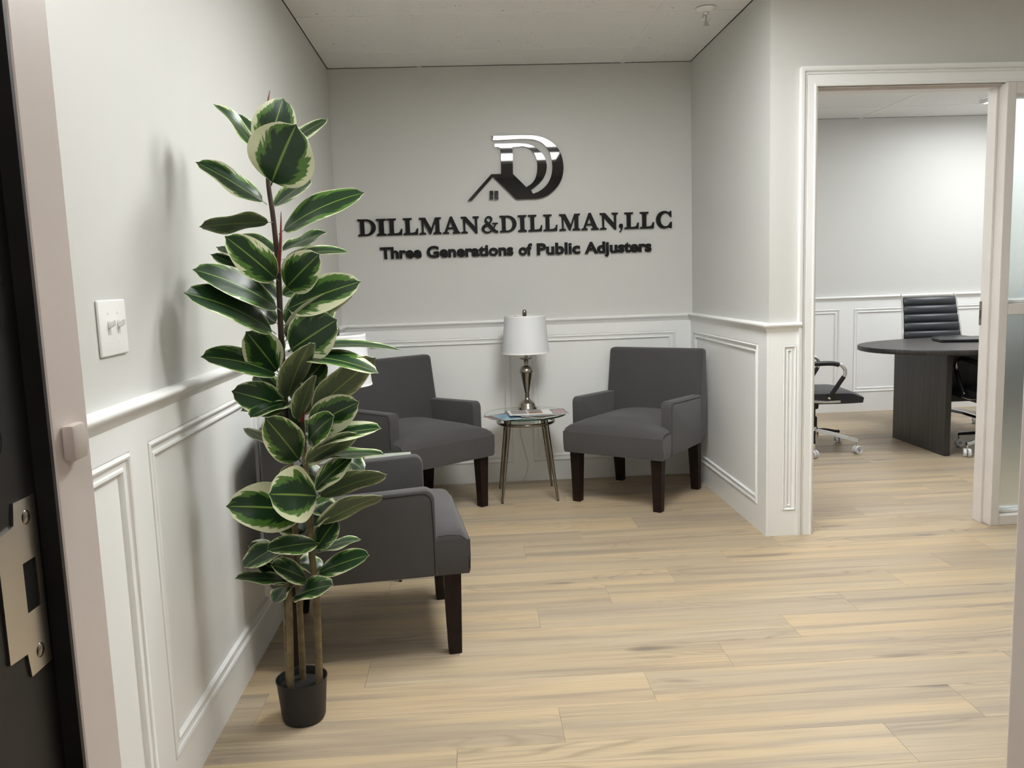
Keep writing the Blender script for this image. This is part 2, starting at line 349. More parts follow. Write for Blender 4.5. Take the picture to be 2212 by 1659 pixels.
def leaf_material(name, under):
    m = bpy.data.materials.new(name); m.use_nodes = True; nt = m.node_tree; N = nt.nodes; K = nt.links
    b = N['Principled BSDF']; b.inputs['Roughness'].default_value = 0.5 if under else 0.30
    b.inputs['Specular IOR Level'].default_value = 0.4
    uv = N.new('ShaderNodeUVMap'); uv.uv_map = 'leaf'; sp = N.new('ShaderNodeSeparateXYZ'); K.new(uv.outputs[0], sp.inputs[0])
    oi = N.new('ShaderNodeObjectInfo')
    def math_(op, a, c=None, d=None):
        x = N.new('ShaderNodeMath'); x.operation = op
        for i, q in enumerate((a, c, d)):
            if q is None: continue
            if isinstance(q, (int, float)): x.inputs[i].default_value = q
            else: K.new(q, x.inputs[i])
        return x.outputs[0]
    u = sp.outputs[0]; v = math_('ABSOLUTE', math_('MULTIPLY_ADD', sp.outputs[1], 2.0, -1.0)); sg = math_('SIGN', math_('SUBTRACT', sp.outputs[1], 0.5))
    def noise(fu, fv, slant, seed, detail=3):
        cx = math_('MULTIPLY', math_('SUBTRACT', u, math_('MULTIPLY', v, slant)), fu)
        cx = math_('ADD', cx, math_('MULTIPLY', sg, 13.0))
        cy = math_('MULTIPLY', v, fv)
        cz = math_('MULTIPLY_ADD', oi.outputs['Random'], 91.0, seed)
        cb = N.new('ShaderNodeCombineXYZ')
        for i, q in enumerate((cx, cy, cz)): K.new(q, cb.inputs[i])
        n = N.new('ShaderNodeTexNoise'); n.inputs['Scale'].default_value = 1; n.inputs['Detail'].default_value = detail
        K.new(cb.outputs[0], n.inputs['Vector']); return n.outputs['Fac']
    def ramp(src, p0, p1):
        r = N.new('ShaderNodeMapRange'); r.interpolation_type = 'SMOOTHSTEP'; r.inputs['From Min'].default_value = p0; r.inputs['From Max'].default_value = p1
        K.new(src, r.inputs['Value']); return r.outputs[0]
    def mix(a, c, fac):
        x = N.new('ShaderNodeMixRGB')
        for i, q in ((1, a), (2, c), (0, fac)):
            if isinstance(q, (tuple, float)): x.inputs[i].default_value = q
            else: K.new(q, x.inputs[i])
        return x.outputs[0]
    big = noise(3.0, 1.2, 0.5, 3.0, 2); jag = noise(16.0, 2.0, 0.5, 17.0, 4)
    e = math_('ADD', v, math_('MULTIPLY_ADD', big, 0.95, -0.475))
    e = math_('ADD', e, math_('MULTIPLY_ADD', jag, 0.55, -0.275))
    e = math_('ADD', e, math_('MULTIPLY_ADD', oi.outputs['Random'], 0.26, -0.16))
    cream = ramp(e, 0.80, 0.87)
    edge = ramp(v, 0.93, 0.97)
    cream = math_('MAXIMUM', cream, edge)
    mid = ramp(math_('ADD', e, math_('MULTIPLY_ADD', noise(7.0, 3.0, 0.5, 40.0, 3), 0.5, -0.25)), 0.56, 0.66)
    if under:
        dark, green, cr, rib = (0.075, 0.105, 0.060, 1), (0.15, 0.20, 0.085, 1), (0.52, 0.54, 0.38, 1), (0.24, 0.30, 0.08, 1)
    else:
        dark, green, cr, rib = (0.012, 0.036, 0.013, 1), (0.075, 0.165, 0.030, 1), (0.64, 0.66, 0.44, 1), (0.17, 0.26, 0.05, 1)
    c = mix(dark, green, mid); c = mix(c, cr, cream)
    vein = ramp(math_('PINGPONG', math_('MULTIPLY', math_('SUBTRACT', u, math_('MULTIPLY', v, 0.18)), 11.0), 0.5), 0.47, 0.5)
    c = mix(c, rib, math_('MULTIPLY', vein, 0.28 if under else 0.10))
    c = mix(c, rib, ramp(v, 0.055, 0.015))
    K.new(c, b.inputs['Base Color'])
    b.inputs['Subsurface Weight'].default_value = 0.0
    bp = N.new('ShaderNodeBump'); bp.inputs['Strength'].default_value = 0.25; bp.inputs['Distance'].default_value = 0.001
    K.new(noise(40.0, 1.0, 0.2, 5.0, 1), bp.inputs['Height']); K.new(bp.outputs['Normal'], b.inputs['Normal'])
    return m
M['leaf_top'] = leaf_material('variegated_leaf_top', False)
M['leaf_under'] = leaf_material('variegated_leaf_underside', True)

# ------------------------------------------------------------------ the setting: floor of single planks
def struct(name, bm, m, label=None, smooth=None):
    return tag(mk(name, bm, m, None, smooth), label, kind='structure')

floor = struct('floor', B(-0.12, XCR, -6.6, YC + 0.1, -0.06, -0.0045), mat('floor_underlay', (0.22, 0.17, 0.12), 0.8), 'light oak plank floor running through both rooms')
PL, PW, G = 1.145, 0.181, 0.0002
rng = random.Random(11)
plank_cache = {}
def plank_piece(x0, x1, y0, y1):
    lx, ly = x1 - x0, y1 - y0
    if lx < 0.02 or ly < 0.01: return
    key = (round(lx, 3), round(ly, 3))
    c = ((x0 + x1) / 2, (y0 + y1) / 2, 0)
    if key in plank_cache:
        inst(plank_cache[key], 'plank', floor, c)
    else:
        bm = bmesh.new(); a, b_ = lx / 2 - G, ly / 2 - G; e = 0.0005
        lo = [bm.verts.new((sx * a, sy * b_, -0.004)) for sx, sy in ((-1, -1), (1, -1), (1, 1), (-1, 1))]
        hi = [bm.verts.new((sx * a, sy * b_, -e)) for sx, sy in ((-1, -1), (1, -1), (1, 1), (-1, 1))]
        tp = [bm.verts.new((sx * (a - e), sy * (b_ - e), 0)) for sx, sy in ((-1, -1), (1, -1), (1, 1), (-1, 1))]
        for i in range(4):
            j = (i + 1) % 4
            bm.faces.new((lo[i], lo[j], hi[j], hi[i])); bm.faces.new((hi[i], hi[j], tp[j], tp[i]))
        bm.faces.new(tp); bm.faces.new(list(reversed(lo)))
        plank_cache[key] = mk('plank', bm, M['plank'], floor, loc=c)
for k in range(-14, 21):
    yc = -0.606 - PW * k; y0, y1 = yc - PW / 2, yc + PW / 2
    ex = 0.955 - 0.2862 * k
    if y1 <= -4.45 or y0 >= YC: continue
    y0c, y1c = max(y0, -4.45), min(y1, YC)
    if yc > 0: xa, xb = XCL, XCR
    elif yc > -P: xa, xb = 0.0, XCR
    else: xa, xb = 0.0, XR
    i0 = math.floor((xa - ex) / PL)
    for i in range(i0, i0 + 9):
        p0, p1 = ex + i * PL, ex + (i + 1) * PL
        c0, c1 = max(p0, xa), min(p1, xb)
        if c1 - c0 < 0.02: continue
        plank_piece(c0, c1, y0c, y1c)

# ------------------------------------------------------------------ walls
wall_left = struct('wall_left', B(-0.10, 0.0, YE, 0.10, 0, H), M['wall'], 'grey wall with white wainscot behind the rubber plant')
wall_back = struct('wall_back', B(0.0, W, 0.0, 0.10, 0, H), M['wall'], 'grey back wall carrying the black lettering')
wall_nook = struct('wall_right', B(W, XCL, -P, YC, 0, H), M['wall'], 'grey side wall between waiting nook and conference room')
bm = bmesh.new()
box(bm, XCL, XD - 0.012, -P, YPB, 0, H); box(bm, XD - 0.012, XR, -P, YPB, ZD + 0.012, H); box(bm, 4.06, XR, -P, YPB, 0, ZD + 0.012)
wall_front = struct('wall_partition', bm, M['wall'], 'grey partition with the doorway and glazed sidelight')
struct('wall_far_right', B(XR, XR + 0.1, YE, YPB, 0, H), M['wall'], 'grey right wall of the reception room')
wall_conf = struct('wall_conference_back', B(XCL, XCR, YC, YC + 0.1, 0, H), M['wall'], 'grey wall with white wainscot in the conference room')
struct('wall_conference_right', B(XCR, XCR + 0.1, YPB, YC, 0, H), M['wall'], 'grey right wall of the conference room')
bm = bmesh.new(); box(bm, XR + 0.1, XCR + 0.1, -P, YPB, 0, H)
struct('wall_conference_near', bm, M['wall'], 'grey near wall of the conference room')
bm = bmesh.new()
box(bm, -0.10, EJL - 0.03, YEO, YE, 0, H); box(bm, EJR + 0.03, XR + 0.1, YEO, YE, 0, H); box(bm, EJL - 0.03, EJR + 0.03, YEO, YE, 2.08, H)
struct('wall_entry', bm, M['wall'], 'grey wall holding the entry door frame')
bm = bmesh.new(); box(bm, -0.9, -0.8, -6.6, YEO, 0, H); box(bm, 3.0, 3.1, -6.6, YEO, 0, H); box(bm, -0.9, 3.1, -6.7, -6.6, 0, H)
struct('wall_hall', bm, M['hall'], 'dim hallway walls outside the entry door')

# wainscot -----------------------------------------------------------
TH = 0.014
def wmap(o, ud, nd):
    o, ud, nd = Vector(o), Vector(ud), Vector(nd)
    return lambda u, d, z: o + ud * u + nd * d + Vector((0, 0, z))
def pbox(f, u0, u1, d0, d1, z0, z1):
    bm = bmesh.new(); vs = [bm.verts.new(f(u, d, z)) for u in (u0, u1) for d in (d0, d1) for z in (z0, z1)]
    for q in ((0, 1, 3, 2), (4, 6, 7, 5), (0, 4, 5, 1), (2, 3, 7, 6), (0, 2, 6, 4), (1, 5, 7, 3)): bm.faces.new([vs[i] for i in q])
    return bm
MOLD = [(-0.002, TH), (0.0015, TH - 0.004), (0.003, TH + 0.002), (0.008, TH + 0.005), (0.013, TH + 0.003), (0.016, TH - 0.002), (0.028, TH - 0.005), (0.031, TH - 0.001), (0.036, TH), (0.040, TH - 0.004), (0.042, 0.004), (0.043, 0.003)]
RAILP = [(0.0, 0.0), (0.028, 0.0), (0.034, -0.003), (0.037, -0.009), (0.034, -0.016), (0.026, -0.020), (0.022, -0.028), (0.017, -0.036), (TH, -0.042), (0.0, -0.042)]
def rail(parent, f, u0, u1, s0, s1):
    bm = bmesh.new(); A = [bm.verts.new(f(u0 + s0 * d, d, RAIL + z)) for d, z in RAILP]; Bv = [bm.verts.new(f(u1 + s1 * d, d, RAIL + z)) for d, z in RAILP]
    n = len(A)
    for i in range(n): bm.faces.new((A[i], A[(i + 1) % n], Bv[(i + 1) % n], Bv[i]))
    bm.faces.new(A); bm.faces.new(list(reversed(Bv)))
    mk('chair_rail', bm, M['white'], parent, smooth=50)
def wainscot(parent, o, ud, nd, u0, u1, panels, s0, s1, e0, e1, zb=0.118, zt=0.884):
    """boards between u0 and u1 with moulded openings; s: mitre signs of rail, e: mitre signs of the boards"""
    f = wmap(o, ud, nd); top = RAIL - 0.035
    a0, a1 = u0 + e0 * TH, u1 + e1 * TH
    mk('baseboard', pbox(f, a0, a1, 0.0005, TH, 0.0, zb), M['white'], parent)
    mk('top_rail', pbox(f, a0, a1, 0.0005, TH, zt, top), M['white'], parent)
    edges = [a0] + [x for p_ in panels for x in p_] + [a1]
    for i in range(0, len(edges), 2):
        if edges[i + 1] - edges[i] > 0.004: mk('stile', pbox(f, edges[i], edges[i + 1], 0.0005, TH, zb, zt), M['white'], parent)
    for p0, p1 in panels:
        mk('panel', pbox(f, p0 + 0.002, p1 - 0.002, 0.0005, 0.004, zb + 0.002, zt - 0.002), M['white'], parent)
        bm = bmesh.new(); rings = []
        sc_ = min(1.0, (p1 - p0) * 0.45 / 0.043)
        for k, d in MOLD:
            k *= sc_
            rings.append([bm.verts.new(f(u, d, z)) for u, z in ((p0 + k, zb + k), (p1 - k, zb + k), (p1 - k, zt - k), (p0 + k, zt - k))])
        for A, Bv in zip(rings, rings[1:]):
            for i in range(4): bm.faces.new((A[i], A[(i + 1) % 4], Bv[(i + 1) % 4], Bv[i]))
        mk('panel_moulding', bm, M['white'], parent, smooth=40)
    rail(parent, f, u0, u1, s0, s1)
LW = -YE
wainscot(wall_left, (0, 0, 0), (0, -1, 0), (1, 0, 0), 0.0, LW, [(0.10, 1.02), (1.12, 1.98), (2.08, 3.04), (3.14, 3.98)], 1, 0, 0, 0)
wainscot(wall_back, (0, 0, 0), (1, 0, 0), (0, -1, 0), 0.0, W, [(0.112, 0.985), (1.108, 1.985)], 1, -1, 0, 0)
wainscot(wall_nook, (W, 0, 0), (0, -1, 0), (-1, 0, 0), 0.0, P, [(0.068, 1.163)], 1, 1, 0, 1)
wainscot(wall_front, (W, -P, 0), (1, 0, 0), (0, -1, 0), 0.0, 0.139, [(0.060, 0.124)], -1, 0, 0, 0)
wainscot(wall_conf, (XCL, YC, 0), (1, 0, 0), (0, -1, 0), 0.0, XCR - XCL, [(0.30, 1.66), (1.78, 3.35)], 0, 0, 0, 0, zb=0.165)

# ------------------------------------------------------------------ doorway casing, jambs, sidelight
CAS = [(0.0, 0.0), (0.0, 0.015), (0.003, 0.019), (0.009, 0.019), (0.012, 0.016), (0.040, 0.016), (0.043, 0.012), (0.046, 0.018), (0.051, 0.019), (0.053, 0.015), (0.056, 0.024), (0.066, 0.028), (0.072, 0.028), (0.072, 0.0)]
bm = bmesh.new(); R0, R1, R2 = [], [], []
for o, h in CAS:
    R0.append(bm.verts.new((XD - o, -P - h, 0))); R1.append(bm.verts.new((XD - o, -P - h, ZD + o * 1.15))); R2.append(bm.verts.new((4.13, -P - h, ZD + o * 1.15)))
for A, Bv in ((R0, R1), (R1, R2)):
    for i in range(len(A) - 1): bm.faces.new((A[i], A[i + 1], Bv[i + 1], Bv[i]))
bm.faces.new(R0); bm.faces.new(R2)
struct('trim_1', bm, M['white'], 'white moulded casing around the conference doorway', smooth=40)
door1 = tag(bpy.data.objects.new('door_1', None), 'white jambs of the open conference doorway', kind='structure'); COL.objects.link(door1)
mk('jamb', B(XD - 0.012, XD + 0.006, -P - 0.014, YPB - 0.002, 0, ZD, bev=0.002), M['jambwhite'], door1)
mk('jamb', B(XM, XM2, -P - 0.028, YPB - 0.002, 0, ZD, bev=0.003), M['jambwhite'], door1)
mk('head_jamb', B(XD, 4.06, -P - 0.012, YPB - 0.002, ZD, ZD + 0.012), M['jambwhite'], door1)
mk('door_stop', B(XM - 0.012, XM, -1.235, -1.172, 0, ZD - 0.012, bev=0.0015), M['jambwhite'], door1)
mk('door_stop', B(XD + 0.006, XM, -1.235, -1.172, ZD - 0.012, ZD, bev=0.0015), M['jambwhite'], door1)
sp_ = mk('strike_plate', B(XM - 0.0145, XM - 0.012, -1.186, -1.1705, 0.935, 1.045), M['nickel'], door1)
tag(sp_, 'bronze-toned strike plate')
mk('latch_hole_shade', B(XM - 0.0150, XM - 0.0142, -1.182, -1.177, 0.965, 1.005), M['blackplastic'], sp_)  # solid black patch, painted as the shade inside a latch hole
# sidelight
win = tag(bpy.data.objects.new('window_1', None), 'frosted glazed sidelight right of the conference doorway', kind='structure'); COL.objects.link(win)
mk('window_frame', B(XM2, 4.06, -P - 0.026, YPB - 0.004, 0, 0.048, bev=0.003), M['jambwhite'], win)
mk('window_frame', B(4.02, 4.06, -P - 0.026, YPB - 0.004, 0.048, ZD, bev=0.003), M['jambwhite'], win)
mk('window_frame', B(XM2, 4.02, -P - 0.026, YPB - 0.004, 0.985, 1.035, bev=0.003), M['jambwhite'], win)
mk('window_frame', B(XM2, 4.02, -P - 0.026, YPB - 0.004, 1.955, ZD, bev=0.003), M['jambwhite'], win)
for z0, z1 in ((0.048, 0.985), (1.035, 1.955)):
    mk('pane', B(XM2 + 0.002, 4.018, -1.224, -1.218, z0 + 0.002, z1 - 0.002), M['frost'], win)
    for y0, y1 in ((-1.249, -1.2255), (-1.2165, -1.193)):
        mk('glazing_bead', B(XM2 + 0.0005, 4.019, y0, y1, z0 + 0.0005, z0 + 0.016, bev=0.003), M['white'], win)

# ------------------------------------------------------------------ entry door frame (the camera looks past it)
door2 = tag(bpy.data.objects.new('door_2', None), 'black and white painted metal entry door frame', kind='structure'); COL.objects.link(door2)
for sgn, xf in ((1, EJL), (-1, EJR)):
    def bb(a, b_, *r, bev=0.0):
        x0, x1 = sorted((xf + sgn * a, xf + sgn * b_)); return B(x0, x1, *r, bev=bev)
    mk('stop_soffit', bb(-0.05, 0.0, YST + 0.0035, YE + 0.004, 0, 2.06, bev=0.004), M['entrypaint'], door2)
    mk('stop_face', bb(-0.05, -0.0008, YST, YST + 0.005, 0, 2.06), M['black_frame'], door2)
    mk('rabbet', bb(-0.06, -RAB, YEO - 0.01, YST + 0.001, 0, 2.08), M['black_frame'], door2)
mk('frame_head', B(EJL - 0.03, EJR + 0.03, YST, YE + 0.003, 2.04, 2.10), M['entrypaint'], door2)
mk('frame_head', B(EJL - 0.03, EJR + 0.03, YEO - 0.01, YST, 2.056, 2.10), M['black_frame'], door2)
# strike plate on the left rabbet with lip, hole and two screws
xs = EJL - RAB
bm = poly([[(-4.254, 0.928), (-4.254, 1.030), (-4.229, 1.034), (-4.226, 1.052), (-4.194, 1.052), (-4.194, 0.905), (-4.226, 0.905), (-4.229, 0.926)],
           [(-4.222, 0.958), (-4.202, 0.958), (-4.202, 1.000), (-4.222, 1.000)]], 0.0, 0.002)
for v in bm.verts: v.co = Vector((xs + 0.002 - v.co.y, v.co.x, v.co.z))
stp = mk('strike_plate', bm, M['steel'], door2); tag(stp, 'worn steel strike plate')
mk('latch_hole_shade', B(xs - 0.001, xs + 0.0006, -4.2215, -4.2025, 0.9585, 0.9995), mat('latch_shade_black', (0.002, 0.002, 0.002), 0.9), stp)  # black backing paints the dark depth behind the cutout
for z in (1.036, 0.921):
    bm = L([(0.0, 0.0016), (0.004, 0.0014), (0.0062, 0.0004), (0.0064, 0.0)], 16)
    for v in bm.verts: v.co = Vector((v.co.z, v.co.x, v.co.y))
    mk('screw', bm, M['nickel'], stp, smooth=40, loc=(xs + 0.0018, -4.210, z))
bm = L([(0.016, 0.0), (0.016, 0.0015)], 24)
for v in bm.verts: v.co = Vector((v.co.z, v.co.x, v.co.y))
mk('bore_hole_shade', bm, mat('bore_shade_black', (0.001, 0.001, 0.001), 0.95), door2, loc=(xs, -4.246, 1.105))  # flat black disc stands in for the shade of an open bore
# small contact sensor on the white soffit
sens = mk('contact_sensor', B(EJL, EJL + 0.011, -4.168, -4.143, 1.072, 1.104, bev=0.003), mat('beige_plastic', (0.70, 0.62, 0.56), 0.3), door2, smooth=40)
tag(sens, 'small beige plastic contact sensor')

# ------------------------------------------------------------------ ceiling tiles and grid
ceil = struct('ceiling', B(-0.9, XCR + 0.1, -6.7, YC + 0.1, H + 0.022, H + 0.08), M['ceilback'], 'suspended ceiling of pale mineral fibre tiles')
tcache = {}
def tile(x0, x1, y0, y1):
    if x1 - x0 < 0.03 or y1 - y0 < 0.03: return
    key = (round(x1 - x0, 3), round(y1 - y0, 3)); c = ((x0 + x1) / 2, (y0 + y1) / 2, 0)
    if key in tcache: inst(tcache[key], 'ceiling_tile', ceil, c)
    else:
        a, b_ = (x1 - x0) / 2 - 0.004, (y1 - y0) / 2 - 0.004
        tcache[key] = mk('ceiling_tile', B(-a, a, -b_, b_, H + 0.0025, H + 0.018), M['tile'], ceil, loc=c)
XG = [-0.65, 0.52, 1.69, 2.86, 4.03, 5.20, 6.37]; YG = [-0.31 - 0.59 * i for i in range(-5, 9)]
def cells(xa, xb, ya, yb):
    gx = [xa] + [x for x in XG if xa + 0.02 < x < xb - 0.02] + [xb]; gy = sorted([ya] + [y for y in YG if ya + 0.02 < y < yb - 0.02] + [yb])
    for a, b_ in zip(gx, gx[1:]):
        for c, d in zip(gy, gy[1:]): tile(a, b_, c, d)
    for x in gx[1:-1]: mk('grid_bar', B(x - 0.012, x + 0.012, ya, yb, H, H + 0.004), M['gridbar'], ceil)
    for y in gy[1:-1]:
        for a, b_ in zip(gx, gx[1:]): mk('grid_bar', B(a + 0.012, b_ - 0.012, y - 0.010, y + 0.010, H + 0.0004, H + 0.004), M['gridbar'], ceil)
cells(0.0, W, -P, 0.0)
cells(0.0, XR, YE, -P)
cells(XCL, XCR, YPB, YC)
bm = bmesh.new(); box(bm, -0.9, 3.1, -6.7, YEO, H, H + 0.02)
struct('ceiling_hall', bm, M['hall'], 'dim hallway ceiling')

for x0, x1, y0, y1, st, tint, lab in CEILING_LAMPS:
    t = thing('ceiling_light', lab, 'light', ((x0 + x1) / 2, (y0 + y1) / 2, H - 0.028), group='ceiling light panels')
    a, b_ = (x1 - x0) / 2, (y1 - y0) / 2
    bm = bmesh.new()
    for q in ((-a, a, -b_, -b_ + 0.02), (-a, a, b_ - 0.02, b_), (-a, -a + 0.02, -b_ + 0.02, b_ - 0.02), (a - 0.02, a, -b_ + 0.02, b_ - 0.02)): box(bm, *q, 0, 0.0275)
    mk('frame', bm, M['gridbar'], t)
    mk('diffuser', B(-a + 0.0205, a - 0.0205, -b_ + 0.0205, b_ - 0.0205, 0.006, 0.014), mat('lit_diffuser', (0.9, 0.9, 0.9), 0.4, emit=(tint, st)), t)

# ------------------------------------------------------------------ sprinkler
t = thing('sprinkler_head', 'chrome pendent fire sprinkler on the ceiling', 'sprinkler', (1.905, -0.945, H - 0.075))
mk('escutcheon', L([(0.046, 0.0745), (0.046, 0.072), (0.038, 0.064), (0.018, 0.058), (0.016, 0.058)], 28), M['white'], t, smooth=40)
mk('body', L([(0.014, 0.060), (0.015, 0.052), (0.012, 0.047), (0.008, 0.044)], 16), M['chrome'], t, smooth=40)
for s in (-1, 1):
    mk('frame_arm', T(spline([(s * 0.011, 0, 0.047), (s * 0.017, 0, 0.033), (s * 0.012, 0, 0.016), (s * 0.004, 0, 0.008)], 4), 0.0028, 8), M['chrome'], t, smooth=60)
mk('bulb', L([(0.0, 0.010), (0.004, 0.014), (0.004, 0.040), (0.0, 0.045)], 12), M['steel'], t, smooth=40)
mk('deflector', L([(0.004, 0.009), (0.005, 0.004), (0.014, 0.0025), (0.014, 0.001), (0.0, 0.0005)], 20), M['chrome'], t, smooth=40)

# ------------------------------------------------------------------ wall emblem
OUT = [(0.9228,2.0456),(1.0392,2.0463),(1.1011,2.0462),(1.1629,2.0426),(1.2029,2.0346),(1.2426,2.0184),(1.2785,1.9927),(1.3069,1.9601),(1.3242,1.9188),(1.3321,1.8686),(1.3291,1.8258),(1.3171,1.7867),(1.2978,1.755),(1.2712,1.7269),(1.2374,1.7027),(1.2038,1.6893),(1.1631,1.6832),(1.0508,1.6828)]
ROOF = [(0.9199,1.8153),(0.7906,1.6822),(0.7668,1.6829),(0.9095,1.8306),(0.9679,1.8301),(0.9698,1.9349),(0.9686,1.9739),(0.9587,1.9819),(0.9351,1.9836),(0.9357,2.0012)]
INO = [(1.0267,2.0014),(1.0813,2.0001),(1.125,1.9955),(1.1683,1.9778),(1.2004,1.9503),(1.2215,1.9214),(1.2332,1.8819),(1.2335,1.8534),(1.2261,1.825),(1.2106,1.7968),(1.1878,1.7723),(1.1615,1.7515),(1.137,1.7343)]
GAP = [(1.1492,1.7117),(1.1827,1.724),(1.2165,1.7464),(1.2432,1.778),(1.2589,1.8134),(1.2667,1.8561),(1.2649,1.8989),(1.2551,1.9419),(1.2341,1.9779),(1.2056,2.0034),(1.1695,2.0184),(1.1295,2.024),(1.0785,2.0253),(1.0092,2.0231),(0.9219,2.0217)]
HOLE = [(1.0387,1.9792),(1.0991,1.9841),(1.1316,1.9734),(1.1565,1.9514),(1.1704,1.9262),(1.1796,1.8904),(1.1791,1.8512),(1.1727,1.8192),(1.1608,1.791),(1.1399,1.7682),(1.1111,1.7511),(1.0362,1.8282)]
def sm(p, k=4): return [(q.x, q.y) for q in spline([(a, b_, 0) for a, b_ in p], k)]
t = thing('wall_emblem', 'gloss black letter D emblem with house roof on the back wall', 'emblem', (1.05, -0.0068, 1.68))
t.rotation_euler = (-0.017, 0, 0)
def lp(p): return [(a - 1.05, b_ - 1.68) for a, b_ in p]
outl = [OUT[0]] + sm(OUT[1:17]) + [OUT[17]] + ROOF + sm(INO) + sm(GAP[:13]) + GAP[13:]
mk('monogram', poly([lp(outl), lp([HOLE[0]] + sm(HOLE[1:11]) + [HOLE[11]])], -0.015, -0.0002), M['black_gloss'], t)
for i, (x0, x1, z0, z1) in enumerate(((0.897, 0.917, 1.713, 1.7355), (0.9253, 0.947, 1.712, 1.7347), (0.896, 0.9161, 1.6865, 1.709), (0.9245, 0.946, 1.686, 1.7085))):
    mk('window_square', B(x0 - 1.05, x1 - 1.05, -0.015, -0.0002, z0 - 1.68, z1 - 1.68), M['black_gloss' if i == 0 else 'smoke_gloss'], t)

# ------------------------------------------------------------------ serif name lettering
def arc(cx, cy, rx, ry, a0, a1, n): return [(cx + rx * math.cos(math.radians(a0 + (a1 - a0) * i / n)), cy + ry * math.sin(math.radians(a0 + (a1 - a0) * i / n))) for i in range(n + 1)]
GL = {
 'I': [[(0, 0), (1, 0), (1, .08), (.74, .14), (.74, .86), (1, .92), (1, 1), (0, 1), (0, .92), (.26, .86), (.26, .14), (0, .08)]],
 'L': [[(0, 0), (.97, 0), (1, .37), (.91, .37), (.84, .20), (.72, .13), (.44, .115), (.44, .87), (.60, .92), (.60, 1), (0, 1), (0, .92), (.16, .87), (.16, .13), (0, .08)]],
 'D': [[(0, 0), (.42, 0)] + arc(.46, .5, .54, .5, -85, 85, 16) + [(.42, 1), (0, 1), (0, .92), (.13, .87), (.13, .13), (0, .08)], [(.36, .115), (.42, .10)] + arc(.44, .5, .32, .40, -78, 78, 14) + [(.42, .90), (.36, .885)]],
 'M': [[(0, 0), (.31, 0), (.31, .08), (.205, .13), (.205, .72), (.48, 0), (.53, 0), (.735, .74), (.735, .13), (.63, .08), (.63, 0), (1, 0), (1, .08), (.92, .13), (.92, .87), (1, .92), (1, 1), (.73, 1), (.545, .36), (.29, 1), (0, 1), (0, .92), (.11, .87), (.13, .13), (0, .08)]],
 'A': [[(0, 0), (.36, 0), (.36, .08), (.255, .12), (.31, .28), (.61, .28), (.665, .12), (.56, .08), (.56, 0), (1, 0), (1, .08), (.92, .12), (.555, 1.03), (.435, 1.03), (.115, .12), (0, .08)], [(.345, .38), (.575, .38), (.465, .72)]],
 'N': [[(0, 0), (.36, 0), (.36, .08), (.24, .13), (.24, .72), (.81, -.02), (.90, -.02), (.90, .87), (1, .92), (1, 1), (.66, 1), (.66, .92), (.78, .87), (.78, .38), (.29, 1), (0, 1), (0, .92), (.12, .87), (.14, .13), (0, .08)]],
 'C': [arc(.52, .5, .52, .53, 52, 302, 26) + [(.86, .06), (.90, -.02), (.98, -.02), (1, .36), (.92, .36)] + arc(.60, .5, .33, .40, 308, 60, 22) + [(.91, .66), (.98, .66), (.97, 1.02), (.90, 1.02)]],
 ',': [[(.30, -.20), (.62, -.08), (.86, .08), (.92, .20)] + arc(.52, .20, .40, .135, 20, 250, 10) + [(.56, .06), (.52, -.04), (.22, -.15)]],
}
def ribbon(path, widths):
    pts = [Vector((a, b_)) for a, b_ in path]; Ls, Rs = [], []
    for i, p_ in enumerate(pts):
        d = (pts[min(i + 1, len(pts) - 1)] - pts[max(i - 1, 0)]).normalized(); n_ = Vector((-d.y, d.x)) * widths[i] / 2
        Ls.append(tuple(p_ + n_)); Rs.append(tuple(p_ - n_))
    return Ls + Rs[::-1]
NAME = [('D', 0.1238, 0.2278), ('I', 0.2314, 0.2888), ('L', 0.2934, 0.3807), ('L', 0.3862, 0.4728), ('M', 0.4783, 0.6076), ('A', 0.6146, 0.7178), ('N', 0.7225, 0.8283), ('&', 0.8432, 0.9386), ('D', 0.9488, 1.0482), ('I', 1.0564, 1.1078), ('L', 1.1162, 1.1991), ('L', 1.2061, 1.2887), ('M', 1.2999, 1.4227), ('A', 1.4293, 1.533), ('N', 1.5401, 1.6479), (',', 1.6502, 1.6796), ('L', 1.6867, 1.772), ('L', 1.7796, 1.8637), ('C', 1.8756, 1.9694)]
tn = thing('wall_lettering', 'black serif name letters in a row on the back wall', 'lettering', (1.05, 0, 1.49), group=None)
CAP = 0.096
